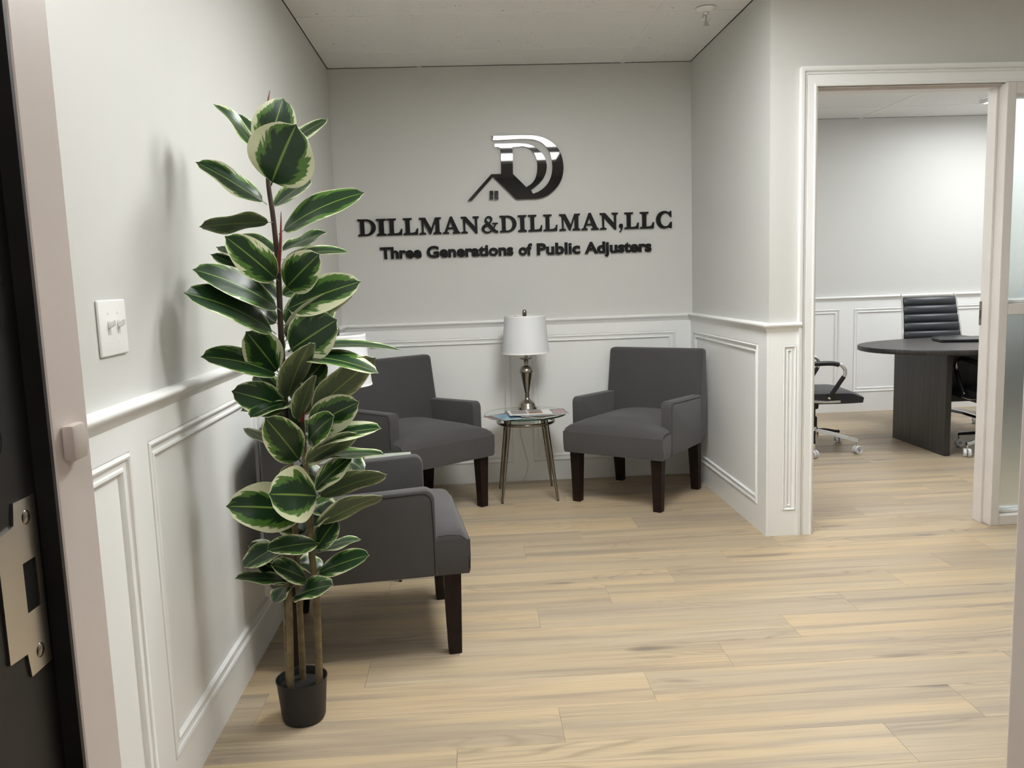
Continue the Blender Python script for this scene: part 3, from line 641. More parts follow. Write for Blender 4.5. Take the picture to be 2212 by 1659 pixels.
for ch, x0, x1 in NAME:
    zb = 1.4995 - (x0 - 0.13) * 0.0035 - 1.49; w = x1 - x0
    bm = bmesh.new(); y0, y1 = -0.016, -0.0002
    if ch == '&':
        segs = []
        p1 = sm([(1.0, .03), (.80, .10), (.55, .36), (.34, .62), (.24, .80), (.33, .96), (.48, 1.0), (.60, .90), (.58, .74), (.42, .58), (.20, .44), (.08, .27), (.15, .09), (.36, .02), (.58, .10), (.74, .28), (.84, .52)], 4)
        n_ = len(p1); wd_ = []
        for i in range(n_):
            s = i / (n_ - 1); wd_.append(0.10 + 0.13 * math.exp(-((s - .12) / .10) ** 2) + 0.10 * math.exp(-((s - .66) / .09) ** 2) + 0.03 * math.exp(-((s - .44) / .06) ** 2))
        h_ = n_ // 2
        for lo, hi in ((0, n_ // 3 + 1), (n_ // 3, 2 * n_ // 3 + 1), (2 * n_ // 3, n_)): segs.append(ribbon(p1[lo:hi], wd_[lo:hi]))
        segs.append([(.66, .54), (1.0, .54), (1.0, .62), (.66, .62)]); segs.append([(.82, 0), (1.0, 0), (1.0, .08), (.86, .10)])
        for i, s in enumerate(segs): poly([[(x0 - 1.05 + a * w, zb + b_ * CAP * 0.95) for a, b_ in s]], y0 + 0.00005 * i, y1, bm)
    else:
        poly([[(x0 - 1.05 + a * w, zb + b_ * CAP) for a, b_ in l_] for l_ in GL[ch]], y0, y1, bm)
    mk('letter', bm, M['black_matte'], tn)

# tagline: bold sans letters
tg = thing('wall_lettering', 'smaller black sans serif tagline letters under the name', 'lettering', (1.05, 0, 1.36))
dg = bpy.context.evaluated_depsgraph_get()
def glyph_mesh(body, size, off, ex):
    cu = bpy.data.curves.new('glyph', 'FONT'); cu.body = body; cu.size = size; cu.offset = off; cu.extrude = ex; cu.resolution_u = 4
    ob = bpy.data.objects.new('glyph', cu); COL.objects.link(ob)
    bpy.context.view_layer.update()
    me = bpy.data.meshes.new_from_object(ob.evaluated_get(bpy.context.evaluated_depsgraph_get()))
    bpy.data.objects.remove(ob); bpy.data.curves.remove(cu); return me
def xs_of(me): return (min(v.co.x for v in me.vertices), max(v.co.x for v in me.vertices))
SZ = 0.0905; OFF = 0.0033
gm = {}; bar0 = xs_of(glyph_mesh('|', SZ, OFF, 0))[0]
for ch in set('ThreeGenerationsofPublicAdjusters'):
    me = glyph_mesh(ch, SZ, OFF, 0.008)
    for v in me.vertices: v.co = Vector((v.co.x, -v.co.z - 0.0085, v.co.y))
    me.materials.append(M['black_matte'])
    gm[ch] = (me, xs_of(glyph_mesh(ch + '|', SZ, OFF, 0))[1] - (xs_of(glyph_mesh('|', SZ, OFF, 0))[1]))
for word, xa, xb in (('Three', 0.2451, 0.4854), ('Generations', 0.5161, 1.0241), ('of', 1.0551, 1.1349), ('Public', 1.1633, 1.4202), ('Adjusters', 1.4465, 1.8454)):
    tot = sum(gm[c][1] for c in word); first = xs_of(gm[word[0]][0])[0]; last = xs_of(gm[word[-1]][0])[1] - gm[word[-1]][1]
    nat = tot + last - first; k = (xb - xa) / nat; x = xa - first * k
    for c in word:
        o = bpy.data.objects.new('letter', gm[c][0]); COL.objects.link(o); o.parent = tg
        o.location = (x - 1.05, 0, 1.3665 - (xa - 0.25) * 0.0052 - 1.36); o.scale = (k, 1, 1); x += gm[c][1] * k

# ------------------------------------------------------------------ light switch
t = thing('light_switch', 'white double toggle light switch plate on the left wall', 'switch', (0.0, -3.137, 1.089))
mk('plate', B(0.0004, 0.0065, -0.066, 0.066, 0.0, 0.115, bev=0.003, seg=3), M['plastic'], t, smooth=40)
for dy in (-0.023, 0.023):
    mk('switch_slot', B(0.0062, 0.0075, dy - 0.006, dy + 0.006, 0.044, 0.071), mat('switch_collar', (0.62, 0.61, 0.58), 0.4), t)
    bm = bmesh.new(); box(bm, 0.006, 0.021, dy - 0.0042, dy + 0.0042, 0.055, 0.066)
    for v in bm.verts:
        if v.co.x > 0.015: v.co.z += 0.008; v.co.y = dy + (v.co.y - dy) * 0.8
    bmesh.ops.bevel(bm, geom=bm.edges[:], offset=0.001, segments=2, affect='EDGES')
    mk('toggle', bm, M['plastic'], t, smooth=40)
    for z in (0.027, 0.088):
        bm = L([(0.0, 0.0012), (0.003, 0.0008), (0.0034, 0.0)], 12)
        for v in bm.verts: v.co = Vector((v.co.z, v.co.x, v.co.y))
        mk('screw', bm, M['plastic'], t, smooth=40, loc=(0.0064, dy, z))

# ------------------------------------------------------------------ upholstered guest chairs (front is local -Y)
def shaped(bm, cuts=6):
    bmesh.ops.subdivide_edges(bm, edges=bm.edges[:], cuts=cuts, use_grid_fill=True)
def rbox(x0, x1, y0, y1, z0, z1, r, seg=4): return B(x0, x1, y0, y1, z0, z1, bev=r, seg=seg)
def make_guest_chair():
    t = thing('guest_chair', 'x', 'chair', group='grey upholstered guest chairs')
    # seat with crowned top and rounded nose
    bm = bmesh.new(); nx, ny = 16, 16; hx, y0, y1, z0, zt = 0.287, -0.312, 0.23, 0.281, 0.425
    def crown(x, y):
        cx = 1 - abs(x / hx) ** 2.6; yy = (y - y0) / (y1 - y0)
        z = zt + 0.050 * cx * min(1.0, (yy * 4.0) ** 0.6) - 0.010 * yy
        e = max(0.0, 1 - (y - y0) / 0.035); z -= 0.030 * e * e * 1.0
        ex = max(0.0, 1 - (hx - abs(x)) / 0.03); z -= 0.014 * ex * ex
        return z
    xsg = [-hx + 2 * hx * i / nx for i in range(nx + 1)]
    xsg = sorted(set(xsg + [-hx + 0.006, -hx + 0.015, hx - 0.006, hx - 0.015]))
    ysg = [y0 + (y1 - y0) * (i / ny) ** 1.6 for i in range(ny + 1)]; ysg = sorted(set(ysg + [y0 + 0.012, y0 + 0.022]))
    top = [[bm.verts.new((x, y, crown(x, y))) for y in ysg] for x in xsg]
    for i in range(len(xsg) - 1):
        for j in range(len(ysg) - 1): bm.faces.new((top[i][j], top[i + 1][j], top[i + 1][j + 1], top[i][j + 1]))
    rim = [top[i][0] for i in range(len(xsg))] + [top[-1][j] for j in range(1, len(ysg))] + [top[i][-1] for i in range(len(xsg) - 2, -1, -1)] + [top[0][j] for j in range(len(ysg) - 2, 0, -1)]
    n = len(rim); prev = rim
    for z, g in ((0.395, 0.003), (0.34, 0.003), (0.295, 0.001), (z0, -0.003)):
        cur = [bm.verts.new((v.co.x * (1 + g / hx), v.co.y + (-g if v.co.y < y0 + 0.02 else 0), z if True else 0)) for v in rim]
        for i in range(n): bm.faces.new((prev[i], prev[(i + 1) % n], cur[(i + 1) % n], cur[i]))
        prev = cur
    bm.faces.new(prev)
    mk('seat', bm, M['fabric'], t, smooth=60)
    # backrest
    bm = bmesh.new(); v, fs = box(bm, -0.288, 0.288, 0.17, 0.318, 0.282, 0.803)
    for q in v:
        if q.co.z > 0.5:
            if q.co.y < 0.25: q.co.y = 0.245
            q.co.x *= 1.0
        elif q.co.y < 0.25: q.co.y = 0.155
    bmesh.ops.bevel(bm, geom=bm.edges[:], offset=0.022, segments=5, profile=0.5, affect='EDGES')
    mk('backrest', bm, M['fabric'], t, smooth=60)
    for s in (-1, 1):
        a = 0.234; b_ = 0.2905
        bm = bmesh.new(); v, fs = box(bm, min(s * a, s * b_), max(s * a, s * b_), -0.208, 0.215, 0.2815, 0.569)
        for q in v:
            if q.co.z > 0.5 and q.co.y > 0: q.co.z = 0.552
        ft = [e for e in bm.edges if all(abs(w_.co.y + 0.208) < 1e-4 and w_.co.z > 0.5 for w_ in e.verts)]
        bmesh.ops.bevel(bm, geom=ft, offset=0.034, segments=6, profile=0.5, affect='EDGES')
        bmesh.ops.bevel(bm, geom=[e for e in bm.edges if e.calc_face_angle(0) > 0.6], offset=0.007, segments=3, profile=0.5, affect='EDGES')
        arm = mk('arm', bm, M['fabric'], t, smooth=50)
        X = s * 0.2908
        path = [(X, 0.20, 0.541), (X, 0.0, 0.548), (X, -0.16, 0.5555)] + [(X, -0.166 - 0.030 * math.sin(q), 0.526 + 0.030 * math.cos(q)) for q in (0.2, 0.6, 1.0, 1.4)] + [(X, -0.1985, 0.45), (X, -0.1985, 0.290)]
        mk('seam', T(path, 0.0009, 6), M['seam'], arm)
    for s in (-1, 1):
        X = s * 0.2892
        mk('seam', T([(X, -0.212, 0.412), (X, -0.25, 0.414), (X, -0.285, 0.409), (X, -0.302, 0.396), (X, -0.3085, 0.375), (X, -0.309, 0.30)], 0.0009, 6), M['seam'], t)
    for sx in (-1, 1):
        for front in (True, False):
            bm = bmesh.new(); cx, cy = sx * 0.238, (-0.256 if front else 0.262); dy = 0.0 if front else 0.018
            hi = [bm.verts.new((cx + p_ * 0.030, cy - dy + q * 0.028, 0.2815)) for p_, q in ((-1, -1), (1, -1), (1, 1), (-1, 1))]
            lo = [bm.verts.new((cx + p_ * 0.022, cy + dy * 0.3 + q * 0.021, 0.0)) for p_, q in ((-1, -1), (1, -1), (1, 1), (-1, 1))]
            for i in range(4): bm.faces.new((lo[i], lo[(i + 1) % 4], hi[(i + 1) % 4], hi[i]))
            bm.faces.new(hi); bm.faces.new(lo[::-1])
            bmesh.ops.bevel(bm, geom=bm.edges[:], offset=0.002, segments=2, affect='EDGES')
            mk('leg', bm, M['espresso'], t, smooth=40)
    return t
def orient(o, cx, cy, ang):   # ang: direction front->back in degrees, local +Y is the back
    o.location = (cx, cy, 0); o.rotation_euler = (0, 0, math.radians(ang) - PI / 2)
chairR = make_guest_chair(); chairR['label'] = 'grey upholstered guest chair in the right corner beside the lamp table'
orient(chairR, 1.652, -0.452, 53.1)
chairM = copy_tree(chairR); chairM['label'] = 'grey upholstered guest chair left of the lamp table, angled to the right'; orient(chairM, 0.437, -0.470, 127)
chairN = copy_tree(chairR); chairN['label'] = 'nearest grey upholstered guest chair, seen side-on behind the plant'; orient(chairN, 0.372, -2.084, 187.2)

# ------------------------------------------------------------------ round glass side tables
def make_table(loc, label, rz=0.0):
    t = thing('side_table', label, 'table', loc, rz, 'round glass side tables')
    z = 0.472
    bm = L([(0.0, z - 0.009), (0.230, z - 0.009), (0.2345, z - 0.0055), (0.2345, z - 0.0035), (0.231, z), (0.0, z)], 64)
    for f in bm.faces:
        c = f.calc_center_median()
        if math.hypot(c.x, c.y) > 0.2315: f.material_index = 1
    mk('glass_top', bm, [M['glass'], M['glassedge']], t, smooth=30)
    ringpts = [(0.156 * math.cos(2 * PI * i / 48), 0.156 * math.sin(2 * PI * i / 48), 0.425) for i in range(48)]
    bm = bmesh.new(); n = 10; rings = []
    for i in range(48):
        a = 2 * PI * i / 48
        rings.append([bm.verts.new(((0.158 + 0.0085 * math.cos(2 * PI * k / n)) * math.cos(a), (0.158 + 0.0085 * math.cos(2 * PI * k / n)) * math.sin(a), 0.424 + 0.0085 * math.sin(2 * PI * k / n))) for k in range(n)])
    for i in range(48):
        A, Bv = rings[i], rings[(i + 1) % 48]
        for k in range(n): bm.faces.new((A[k], A[(k + 1) % n], Bv[(k + 1) % n], Bv[k]))
    mk('ring', bm, M['nickel'], t, smooth=60)
    for sx in (-1, 1):
        for sy in (-1, 1):
            lg = mk('leg', T([(sx * 0.153, sy * 0.166, 0.006), (sx * 0.100, sy * 0.106, 0.462)], [0.0068, 0.0145], 18), M['nickel'], t, smooth=40)
            mk('foot', L([(0.0062, 0.0), (0.0066, 0.006)], 14, (sx * 0.153, sy * 0.166, 0)), M['blackplastic'], lg, smooth=40)
    return t
make_table((1.044, -0.334, 0), 'round glass side table with lamp between the two far chairs')
make_table((0.268, -1.450, 0), 'round glass side table behind the plant and nearest chair')

# ------------------------------------------------------------------ table lamps
S = 0.000443; Z0 = 1415
PROFILE = [(125, 1415), (125, 1400), (123, 1382), (112, 1362), (104, 1352), (100, 1345), (97, 1330), (84, 1312), (64, 1298), (48, 1285), (37, 1272), (31, 1258), (29, 1250), (28.5, 1225), (29, 1202), (27, 1195), (33, 1175), (42, 1130), (52, 1080), (61, 1030), (69, 985), (75, 950), (77, 938), (84, 936), (90, 930), (89, 920), (86, 905), (79, 885), (66, 866), (48, 854), (33, 848), (28, 842), (28, 815), (29, 795), (36, 782), (50, 771), (72, 764), (82, 760), (83, 753), (76, 754), (40, 765), (26, 770)]
def make_lamp(loc, label):
    t = thing('table_lamp', label, 'lamp', loc, group='nickel table lamps')
    k = 0.58 / 1275.0
    mk('base', L([(0.0, 0.0)] + [(r * S, (Z0 - y) * k) for r, y in PROFILE] + [(0.0, (Z0 - 770) * k)], 40), M['nickel'], t, smooth=50)
    mk('neck', L([(0.0, (Z0 - 770) * k), (0.0105, (Z0 - 768) * k), (0.0105, (Z0 - 640) * k), (0.004, (Z0 - 630) * k), (0.004, (Z0 - 225) * k), (0.0, (Z0 - 225) * k)], 18), M['nickel'], t, smooth=40)
    zt, zb, rt, rb, th = (Z0 - 222) * k, (Z0 - 688) * k, 0.116, 0.134, 0.0016
    sh = mk('shade', L([(rb, zb), (rt, zt), (rt - th, zt), (rb - th, zb), (rb, zb)], 56, cap=False), M['shade'], t, smooth=40)
    hgt = zt - zb
    def rr(z): return rb + (rt - rb) * (z - zb) / hgt
    for z0, z1 in ((zb - 0.001, zb + 0.008), (zt - 0.007, zt + 0.001)):
        mk('shade_trim', L([(rr(z0) + 0.0012, z0), (rr(z1) + 0.0012, z1), (rr(z1) - 0.0025, z1), (rr(z0) - 0.0025, z0), (rr(z0) + 0.0012, z0)], 56, cap=False), M['shadetrim'], sh, smooth=40)
    for a in (0, 2 * PI / 3, 4 * PI / 3):
        mk('spider_wire', T([(0.004 * math.cos(a), 0.004 * math.sin(a), zt - 0.012), ((rt - 0.002) * math.cos(a), (rt - 0.002) * math.sin(a), zt - 0.004)], 0.0012, 6), M['nickel'], sh)
    mk('finial', L([(0.0, zt - 0.004), (0.010, zt - 0.003), (0.0125, zt + 0.004), (0.0132, zt + 0.018), (0.011, zt + 0.028), (0.006, zt + 0.033), (0.0, zt + 0.0345)], 20), M['nickel'], t, smooth=60)
    return t
lamp1 = make_lamp((1.062, -0.245, 0.4725), 'nickel table lamp with white drum shade between the two far chairs')
lamp2 = make_lamp((0.195, -1.450, 0.4725), 'nickel table lamp with white drum shade half hidden behind the plant')
mk('cord', T(spline([(0.0, 0.052, 0.004), (-0.005, 0.09, 0.0025), (-0.012, 0.13, 0.0025)], 6), 0.0016, 6), M['cord'], lamp1, smooth=60)
c1 = [(-0.016, 0.152, 0.0), (-0.03, 0.18, -0.03), (-0.035, 0.208, -0.15), (-0.005, 0.217, -0.30), (0.008, 0.218, -0.36), (-0.005, 0.216, -0.43), (-0.035, 0.196, -0.466), (-0.10, 0.18, -0.4695), (-0.25, 0.165, -0.4695), (-0.40, 0.17, -0.4695), (-0.55, 0.20, -0.4695)]
o = mk('power_cord', T(spline(c1, 6), 0.0016, 6), M['cord'], None, smooth=60, loc=lamp1.location); tag(o, 'thin pale lamp cord hanging behind the far side table to the baseboard', 'cord')

# ------------------------------------------------------------------ magazines
def magazine(loc, rz, w, h, th, cover, label, photos=(), droop=0.0, pages='paper', tilt=(0, 0)):
    t = thing('magazine', label, 'magazine', loc, rz, 'magazines on the side tables')
    t.rotation_euler = (tilt[0], tilt[1], rz)
    nx = 10
    def sheet(x0, x1, y0, y1, z0, z1):
        bm = bmesh.new(); lo, hi = [], []
        for i in range(nx + 1):
            x = x0 + (x1 - x0) * i / nx; cz = droop * (x / w * 2) ** 2
            lo.append([bm.verts.new((x, y, z0 + cz)) for y in (y0, y1)]); hi.append([bm.verts.new((x, y, z1 + cz)) for y in (y0, y1)])
        for i in range(nx):
            bm.faces.new((hi[i][0], hi[i + 1][0], hi[i + 1][1], hi[i][1])); bm.faces.new((lo[i][0], lo[i][1], lo[i + 1][1], lo[i + 1][0]))
            bm.faces.new((lo[i][0], lo[i + 1][0], hi[i + 1][0], hi[i][0])); bm.faces.new((lo[i][1], hi[i][1], hi[i + 1][1], lo[i + 1][1]))
        bm.faces.new((lo[0][0], hi[0][0], hi[0][1], lo[0][1])); bm.faces.new((lo[-1][0], lo[-1][1], hi[-1][1], hi[-1][0]))
        return bm
    mk('pages', sheet(-w / 2, w / 2, -h / 2, h / 2, 0, th - 0.0004), M[pages], t)
    cv = mk('cover', sheet(-w / 2, w / 2, -h / 2, h / 2, th - 0.0004, th), M[cover], t)
    for x0, x1, y0, y1, m_ in photos:
        mk('cover_photo', sheet(x0 * w / 2, x1 * w / 2, y0 * h / 2, y1 * h / 2, th, th + 0.0003), M[m_], cv)
    return t
TZ = 0.4722
magazine((0.948, -0.425, TZ), -0.95, 0.17, 0.24, 0.003, 'cov_red', 'magazine with red cover at the left of the pile', [(-0.9, 0.9, 0.55, 0.9, 'cov_redband')])
magazine((0.990, -0.452, TZ + 0.0032), -1.15, 0.18, 0.24, 0.003, 'cov_blue', 'pale blue magazine fanned out at the left of the pile')
magazine((1.105, -0.462, TZ + 0.0064), 0.70, 0.17, 0.22, 0.004, 'cov_dark', 'dark magazine whose corner overhangs the front of the glass', [(-0.2, 0.3, -0.8, -0.4, 'photo_room')])
magazine((1.132, -0.440, TZ + 0.0106), -1.47, 0.18, 0.27, 0.003, 'cov_grey', 'grey magazine with red title band at the right edge', [(-0.75, 0.55, 0.45, 0.92, 'cov_redband')], droop=0.003)
magazine((1.078, -0.440, TZ + 0.0172), 0.06, 0.20, 0.16, 0.0015, 'paper', 'plain white sheet lying under the photo brochure')
magazine((1.040, -0.450, TZ + 0.0192), 0.05, 0.195, 0.145, 0.004, 'paper', 'white brochure with four photos on top of the pile',
         [(-0.86, 0.02, 0.08, 0.86, 'photo_sky'), (0.10, 0.90, 0.08, 0.86, 'photo_city'), (-0.86, 0.02, -0.78, -0.02, 'photo_land'), (0.10, 0.90, -0.78, -0.02, 'photo_room')])
magazine((0.372, -1.385, TZ), 0.10, 0.20, 0.135, 0.006, 'palepaper', 'pale green booklet on the table behind the plant', [(0.0, 0.5, -0.9, -0.4, 'photo_land')])

# ------------------------------------------------------------------ potted rubber plant
PB = Vector((0.232, -2.660, 0.0))
plant = thing('rubber_plant', 'tall variegated rubber plant in a small black pot by the left wall', 'plant', PB)
bm = L([(0.0, 0.0), (0.052, 0.0), (0.057, 0.003), (0.0605, 0.012), (0.0695, 0.118), (0.0715, 0.120), (0.0715, 0.123), (0.0685, 0.123), (0.0665, 0.117), (0.063, 0.098), (0.0, 0.098)], 40)
mk('pot', bm, M['pot'], plant, smooth=45)
mk('soil', L([(0.0, 0.0985), (0.0632, 0.0985), (0.0632, 0.101), (0.03, 0.104), (0.0, 0.105)], 24), M['soil'], plant, smooth=45)
def stem_path(pts): return [at(px, py, -2.66 + dy) - PB for px, py, dy in pts]
def stem(pts, r0, r1, m_):
    q = spline(stem_path(pts), 5); n = len(q)
    mk('stem', T(q, [r0 + (r1 - r0) * i / (n - 1) for i in range(n)], 10), M[m_], plant, smooth=60)
stem([(690, 1478, 0.0), (684, 1300, 0.0), (672, 1180, 0.0), (664, 1060, 0.0), (656, 960, 0.0)], 0.0105, 0.0075, 'stem')
stem([(656, 962, 0.0), (652, 900, 0.0), (650, 860, 0.01)], 0.0075, 0.004, 'stemtop')
stem([(655, 1470, 0.03), (646, 1290, 0.02), (636, 1120, 0.015), (622, 930, 0.01)], 0.009, 0.0085, 'stem')
stem([(622, 932, 0.01), (613, 830, 0.005), (606, 700, 0.0), (601, 580, 0.0), (590, 470, 0.0), (580, 400, 0.0), (577, 330, 0.01)], 0.0088, 0.0055, 'stemtop')
stem([(628, 1488, -0.035), (625, 1300, -0.03), (622, 1235, -0.025), (618, 1180, -0.02)], 0.010, 0.0075, 'stem')
stem([(622, 1478, -0.01), (616, 1330, -0.01), (612, 1250, -0.01)], 0.0065, 0.005, 'stem')
for a, b_, c in (((577, 330, 0.01), (577, 240, 0.02), (583, 195, 0.03)), ((600, 590, -0.012), (606, 520, -0.02), (607, 457, -0.02)), ((652, 910, -0.012), (655, 880, -0.02), (650, 852, -0.02))):
    q = spline(stem_path([a, b_, c]), 5); n = len(q)
    mk('leaf_sheath', T(q, [0.0065 * (1 - i / (n - 1)) + 0.0006 for i in range(n)], 8), M['sheath'], plant, smooth=60)
# leaves: base px, tip px, shown width px, depth of base, depth of tip, 'u' = underside towards the viewer
LEAVES = [
 (585,401,640,268,146,-.005,-.10,''), (575,345,612,212,92,.01,.02,''), (572,350,460,224,26,0,-.06,''), (575,335,508,244,44,.02,.05,''), (592,335,708,257,30,.02,.06,''),
 (577,442,422,350,46,0,-.08,''), (588,450,672,388,34,.01,.06,''), (590,480,430,490,40,-.005,-.10,'u'), (602,506,788,416,54,-.005,-.02,''),
 (602,607,485,510,78,-.01,-.13,''), (597,548,512,508,32,.02,.05,''), (602,615,454,549,36,.01,-.03,''), (602,600,466,533,30,.01,-.01,''), (616,625,690,548,84,-.01,-.12,''),
 (604,545,706,501,26,.01,.06,''), (606,562,754,545,22,.01,.05,''), (613,672,780,608,78,-.01,-.06,''), (608,672,415,582,60,-.01,-.16,''), (597,722,395,632,64,-.01,-.20,''),
 (604,652,515,588,46,.005,.02,''), (606,734,764,630,50,0,-.02,'u'), (622,760,728,690,106,0,-.07,''), (612,740,724,660,66,.02,.06,''), (603,806,531,716,86,-.005,-.09,''),
 (603,812,433,771,54,-.01,-.16,''), (618,868,671,739,56,-.02,-.15,'u'), (625,770,818,806,38,-.02,-.06,''), (625,762,868,757,18,.01,.08,''), (668,896,812,772,64,-.01,.0,'u'),
 (625,870,702,778,70,.01,.04,''), (622,880,500,845,74,-.01,-.12,''), (612,888,548,806,52,.0,-.02,''), (630,868,540,902,32,-.03,-.14,''), (630,872,520,888,26,-.01,-.07,''),
 (645,912,677,810,38,-.02,-.10,'u'), (660,925,776,868,80,-.005,-.05,''), (664,960,722,898,52,-.02,-.12,''), (668,966,824,925,38,-.01,-.06,''), (650,998,572,902,82,-.02,-.14,''),
 (625,985,525,925,28,.01,-.02,'u'), (655,1004,770,935,48,-.02,-.07,'u'), (665,1000,832,982,22,.0,-.02,''), (676,1064,763,985,46,-.01,-.02,''), (735,985,787,1017,46,.05,.05,''),
 (682,1078,836,1025,46,-.005,-.04,'u'), (690,1072,580,1068,122,-.04,-.15,''), (664,1102,488,1094,108,-.01,-.13,''), (680,1138,826,1071,40,-.01,-.06,'u'), (676,1140,720,1085,38,.0,.02,''),
 (680,1190,728,1121,52,.0,.02,''), (680,1196,780,1165,22,.01,.04,''), (682,1240,798,1199,46,-.005,-.06,''), (690,1172,577,1189,46,-.03,-.13,''), (618,1172,526,1226,48,-.02,-.12,''),
 (612,1212,536,1178,42,.0,-.03,''), (666,1254,585,1220,46,-.02,-.10,''), (640,1252,556,1212,62,.0,-.02,''), (632,1258,507,1250,26,-.03,-.11,''), (630,1292,720,1263,42,-.03,-.10,''), (622,1262,595,1302,34,-.02,-.06,''),
 (612,705,690,640,60,.03,.07,''), (640,900,712,815,60,.04,.06,'u'), (650,960,600,880,60,.02,.03,''), (655,1010,610,1060,60,.03,.05,''), (612,770,560,735,50,.03,.05,''),
 (660,1090,740,1105,46,.03,.06,''), (650,1000,735,960,46,.03,.07,''), (665,1150,600,1120,60,.03,.05,''), (640,1215,700,1225,44,.03,.05,''), (606,640,680,610,44,.03,.07,''), (600,700,540,660,44,.02,.0,''), (622,930,700,945,50,.03,.07,''), (640,1010,700,1040,40,.03,.06,''), (612,790,690,830,50,.03,.05,''),
]
lr = random.Random(5)
def leaf(bx, by, tx, ty, wpx, db, dt, flag):
    b0 = at(bx, by, -2.66 + db); dy = dt
    tip = at(tx, ty, -2.66 + dy)
    while tip.x < 0.045 and dy > -0.45: dy -= 0.01; tip = at(tx, ty, -2.66 + dy)
    m_ = tip - b0; Ln = m_.length; m_ = m_.normalized(); mid = (b0 + tip) / 2
    scale = (mid - CAM).dot(CF) / F_PX
    wapp = wpx * scale; wt = max(wapp * 1.02, min(0.125, max(0.085, Ln * 0.46)))
    toC = (CAM - mid).normalized(); a = (toC - m_ * toC.dot(m_)).normalized(); b_ = m_.cross(a)
    if b_.z < 0: b_ = -b_
    th = math.acos(max(-1, min(1, wapp / wt)))
    n_ = a * math.cos(th) + (b_ if flag != 'u' else -b_) * math.sin(th)
    if flag == 'u': n_ = -n_
    s_ = n_.cross(m_).normalized()
    bm = bmesh.new(); uvl = bm.loops.layers.uv.new('leaf')
    NU, NV = 16, 8; fold = lr.uniform(0.05, 0.16); bend = lr.uniform(0.02, 0.07) * (1 if flag != 'u' else 0.6); wav = lr.uniform(0.0, 0.012); ph = lr.uniform(0, 6)
    def pt(u, v, side):
        if u < 0.07: hw = 0.030
        else:
            q = (u - 0.07) / 0.93
            hw = max(0.0, math.sin(PI * min(1, q ** 0.93))) ** 0.55
            if q > 0.93: hw = max(0.42 * ((1 - q) / 0.07) ** 1.6, 0.004)
            hw = max(hw, 0.030 * (1 - q))
        w_ = hw * wt / 2
        off = n_ * (bend * Ln * 4 * u * (1 - u) + fold * abs(v) * w_ + wav * math.sin(9 * u + ph) * abs(v) * hw * 0.6) 
        return b0 + m_ * (u * Ln) + s_ * (v * w_) + off - n_ * (0.0007 * side) - PB
    us = [0, 0.035, 0.07, 0.10] + [0.07 + 0.93 * (i / (NU - 2)) for i in range(1, NU - 2)] + [0.945, 0.955, 0.97, 1.0]
    us = sorted(set(us))
    us = [u for u in us]; vs_ = [-1 + 2 * j / NV for j in range(NV + 1)]
    G_ = [[[bm.verts.new(pt(u, v, sd)) for v in vs_] for u in us] for sd in (0, 1)]
    for sd in (0, 1):
        for i in range(len(us) - 1):
            for j in range(NV):
                idx = ((i, j), (i + 1, j), (i + 1, j + 1), (i, j + 1))
                f = bm.faces.new([G_[sd][p_][q] for p_, q in (idx if sd == 0 else idx[::-1])]); f.material_index = sd
                for lpp, (p_, q) in zip(f.loops, (idx if sd == 0 else idx[::-1])): lpp[uvl].uv = (us[p_], (vs_[q] + 1) / 2)
    nu = len(us) - 1
    border = [(i, 0) for i in range(nu + 1)] + [(nu, j) for j in range(1, NV + 1)] + [(i, NV) for i in range(nu - 1, -1, -1)] + [(0, j) for j in range(NV - 1, 0, -1)]
    for k in range(len(border)):
        p_, q = border[k], border[(k + 1) % len(border)]
        f = bm.faces.new((G_[0][p_[0]][p_[1]], G_[1][p_[0]][p_[1]], G_[1][q[0]][q[1]], G_[0][q[0]][q[1]]))
        f.material_index = 0
        for lpp in f.loops: lpp[uvl].uv = (0.5, 1.0)
    # top side must be the +n side
    me = bpy.data.meshes.new('leaf'); bmesh.ops.recalc_face_normals(bm, faces=bm.faces[:]); bm.to_mesh(me); bm.free()
    me.materials.append(M['leaf_top']); me.materials.append(M['leaf_under'])
    me.polygons.foreach_set('use_smooth', [True] * len(me.polygons)); me.set_sharp_from_angle(angle=math.radians(60))
    o = bpy.data.objects.new('leaf', me); COL.objects.link(o); o.parent = plant
for row in LEAVES: leaf(*row)

# ------------------------------------------------------------------ conference room furniture
TT = 0.694
t = thing('conference_table', 'dark oval conference table with slab base seen through the doorway', 'table', (4.30, 0.447, 0))
def race(a, b_, n, ex=2.6):
    return [(a * math.copysign(abs(math.cos(2 * PI * i / n)) ** (2 / ex), math.cos(2 * PI * i / n)), b_ * math.copysign(abs(math.sin(2 * PI * i / n)) ** (2 / ex), math.sin(2 * PI * i / n))) for i in range(n)]
bm = bmesh.new(); o_ = race(0.92, 0.52, 72, 2.25)
rg = []
for k, z in ((0.996, TT - 0.032), (1.0, TT - 0.028), (1.0, TT - 0.004), (0.996, TT)): rg.append([bm.verts.new((x * k, y * k, z)) for x, y in o_])
for A, Bv in zip(rg, rg[1:]):
    for i in range(72): bm.faces.new((A[i], A[(i + 1) % 72], Bv[(i + 1) % 72], Bv[i]))
bm.faces.new(rg[0][::-1]); bm.faces.new(rg[-1])
mk('table_top', bm, M['confwood'], t, smooth=40)
for x in (-0.52, 0.52): mk('slab_leg', B(x - 0.02, x + 0.02, -0.322, 0.322, 0.0, TT - 0.033, bev=0.003), M['confwood'], t)
mk('stretcher', B(-0.50, 0.50, -0.015, 0.015, 0.30, TT - 0.05), M['confwood'], t)

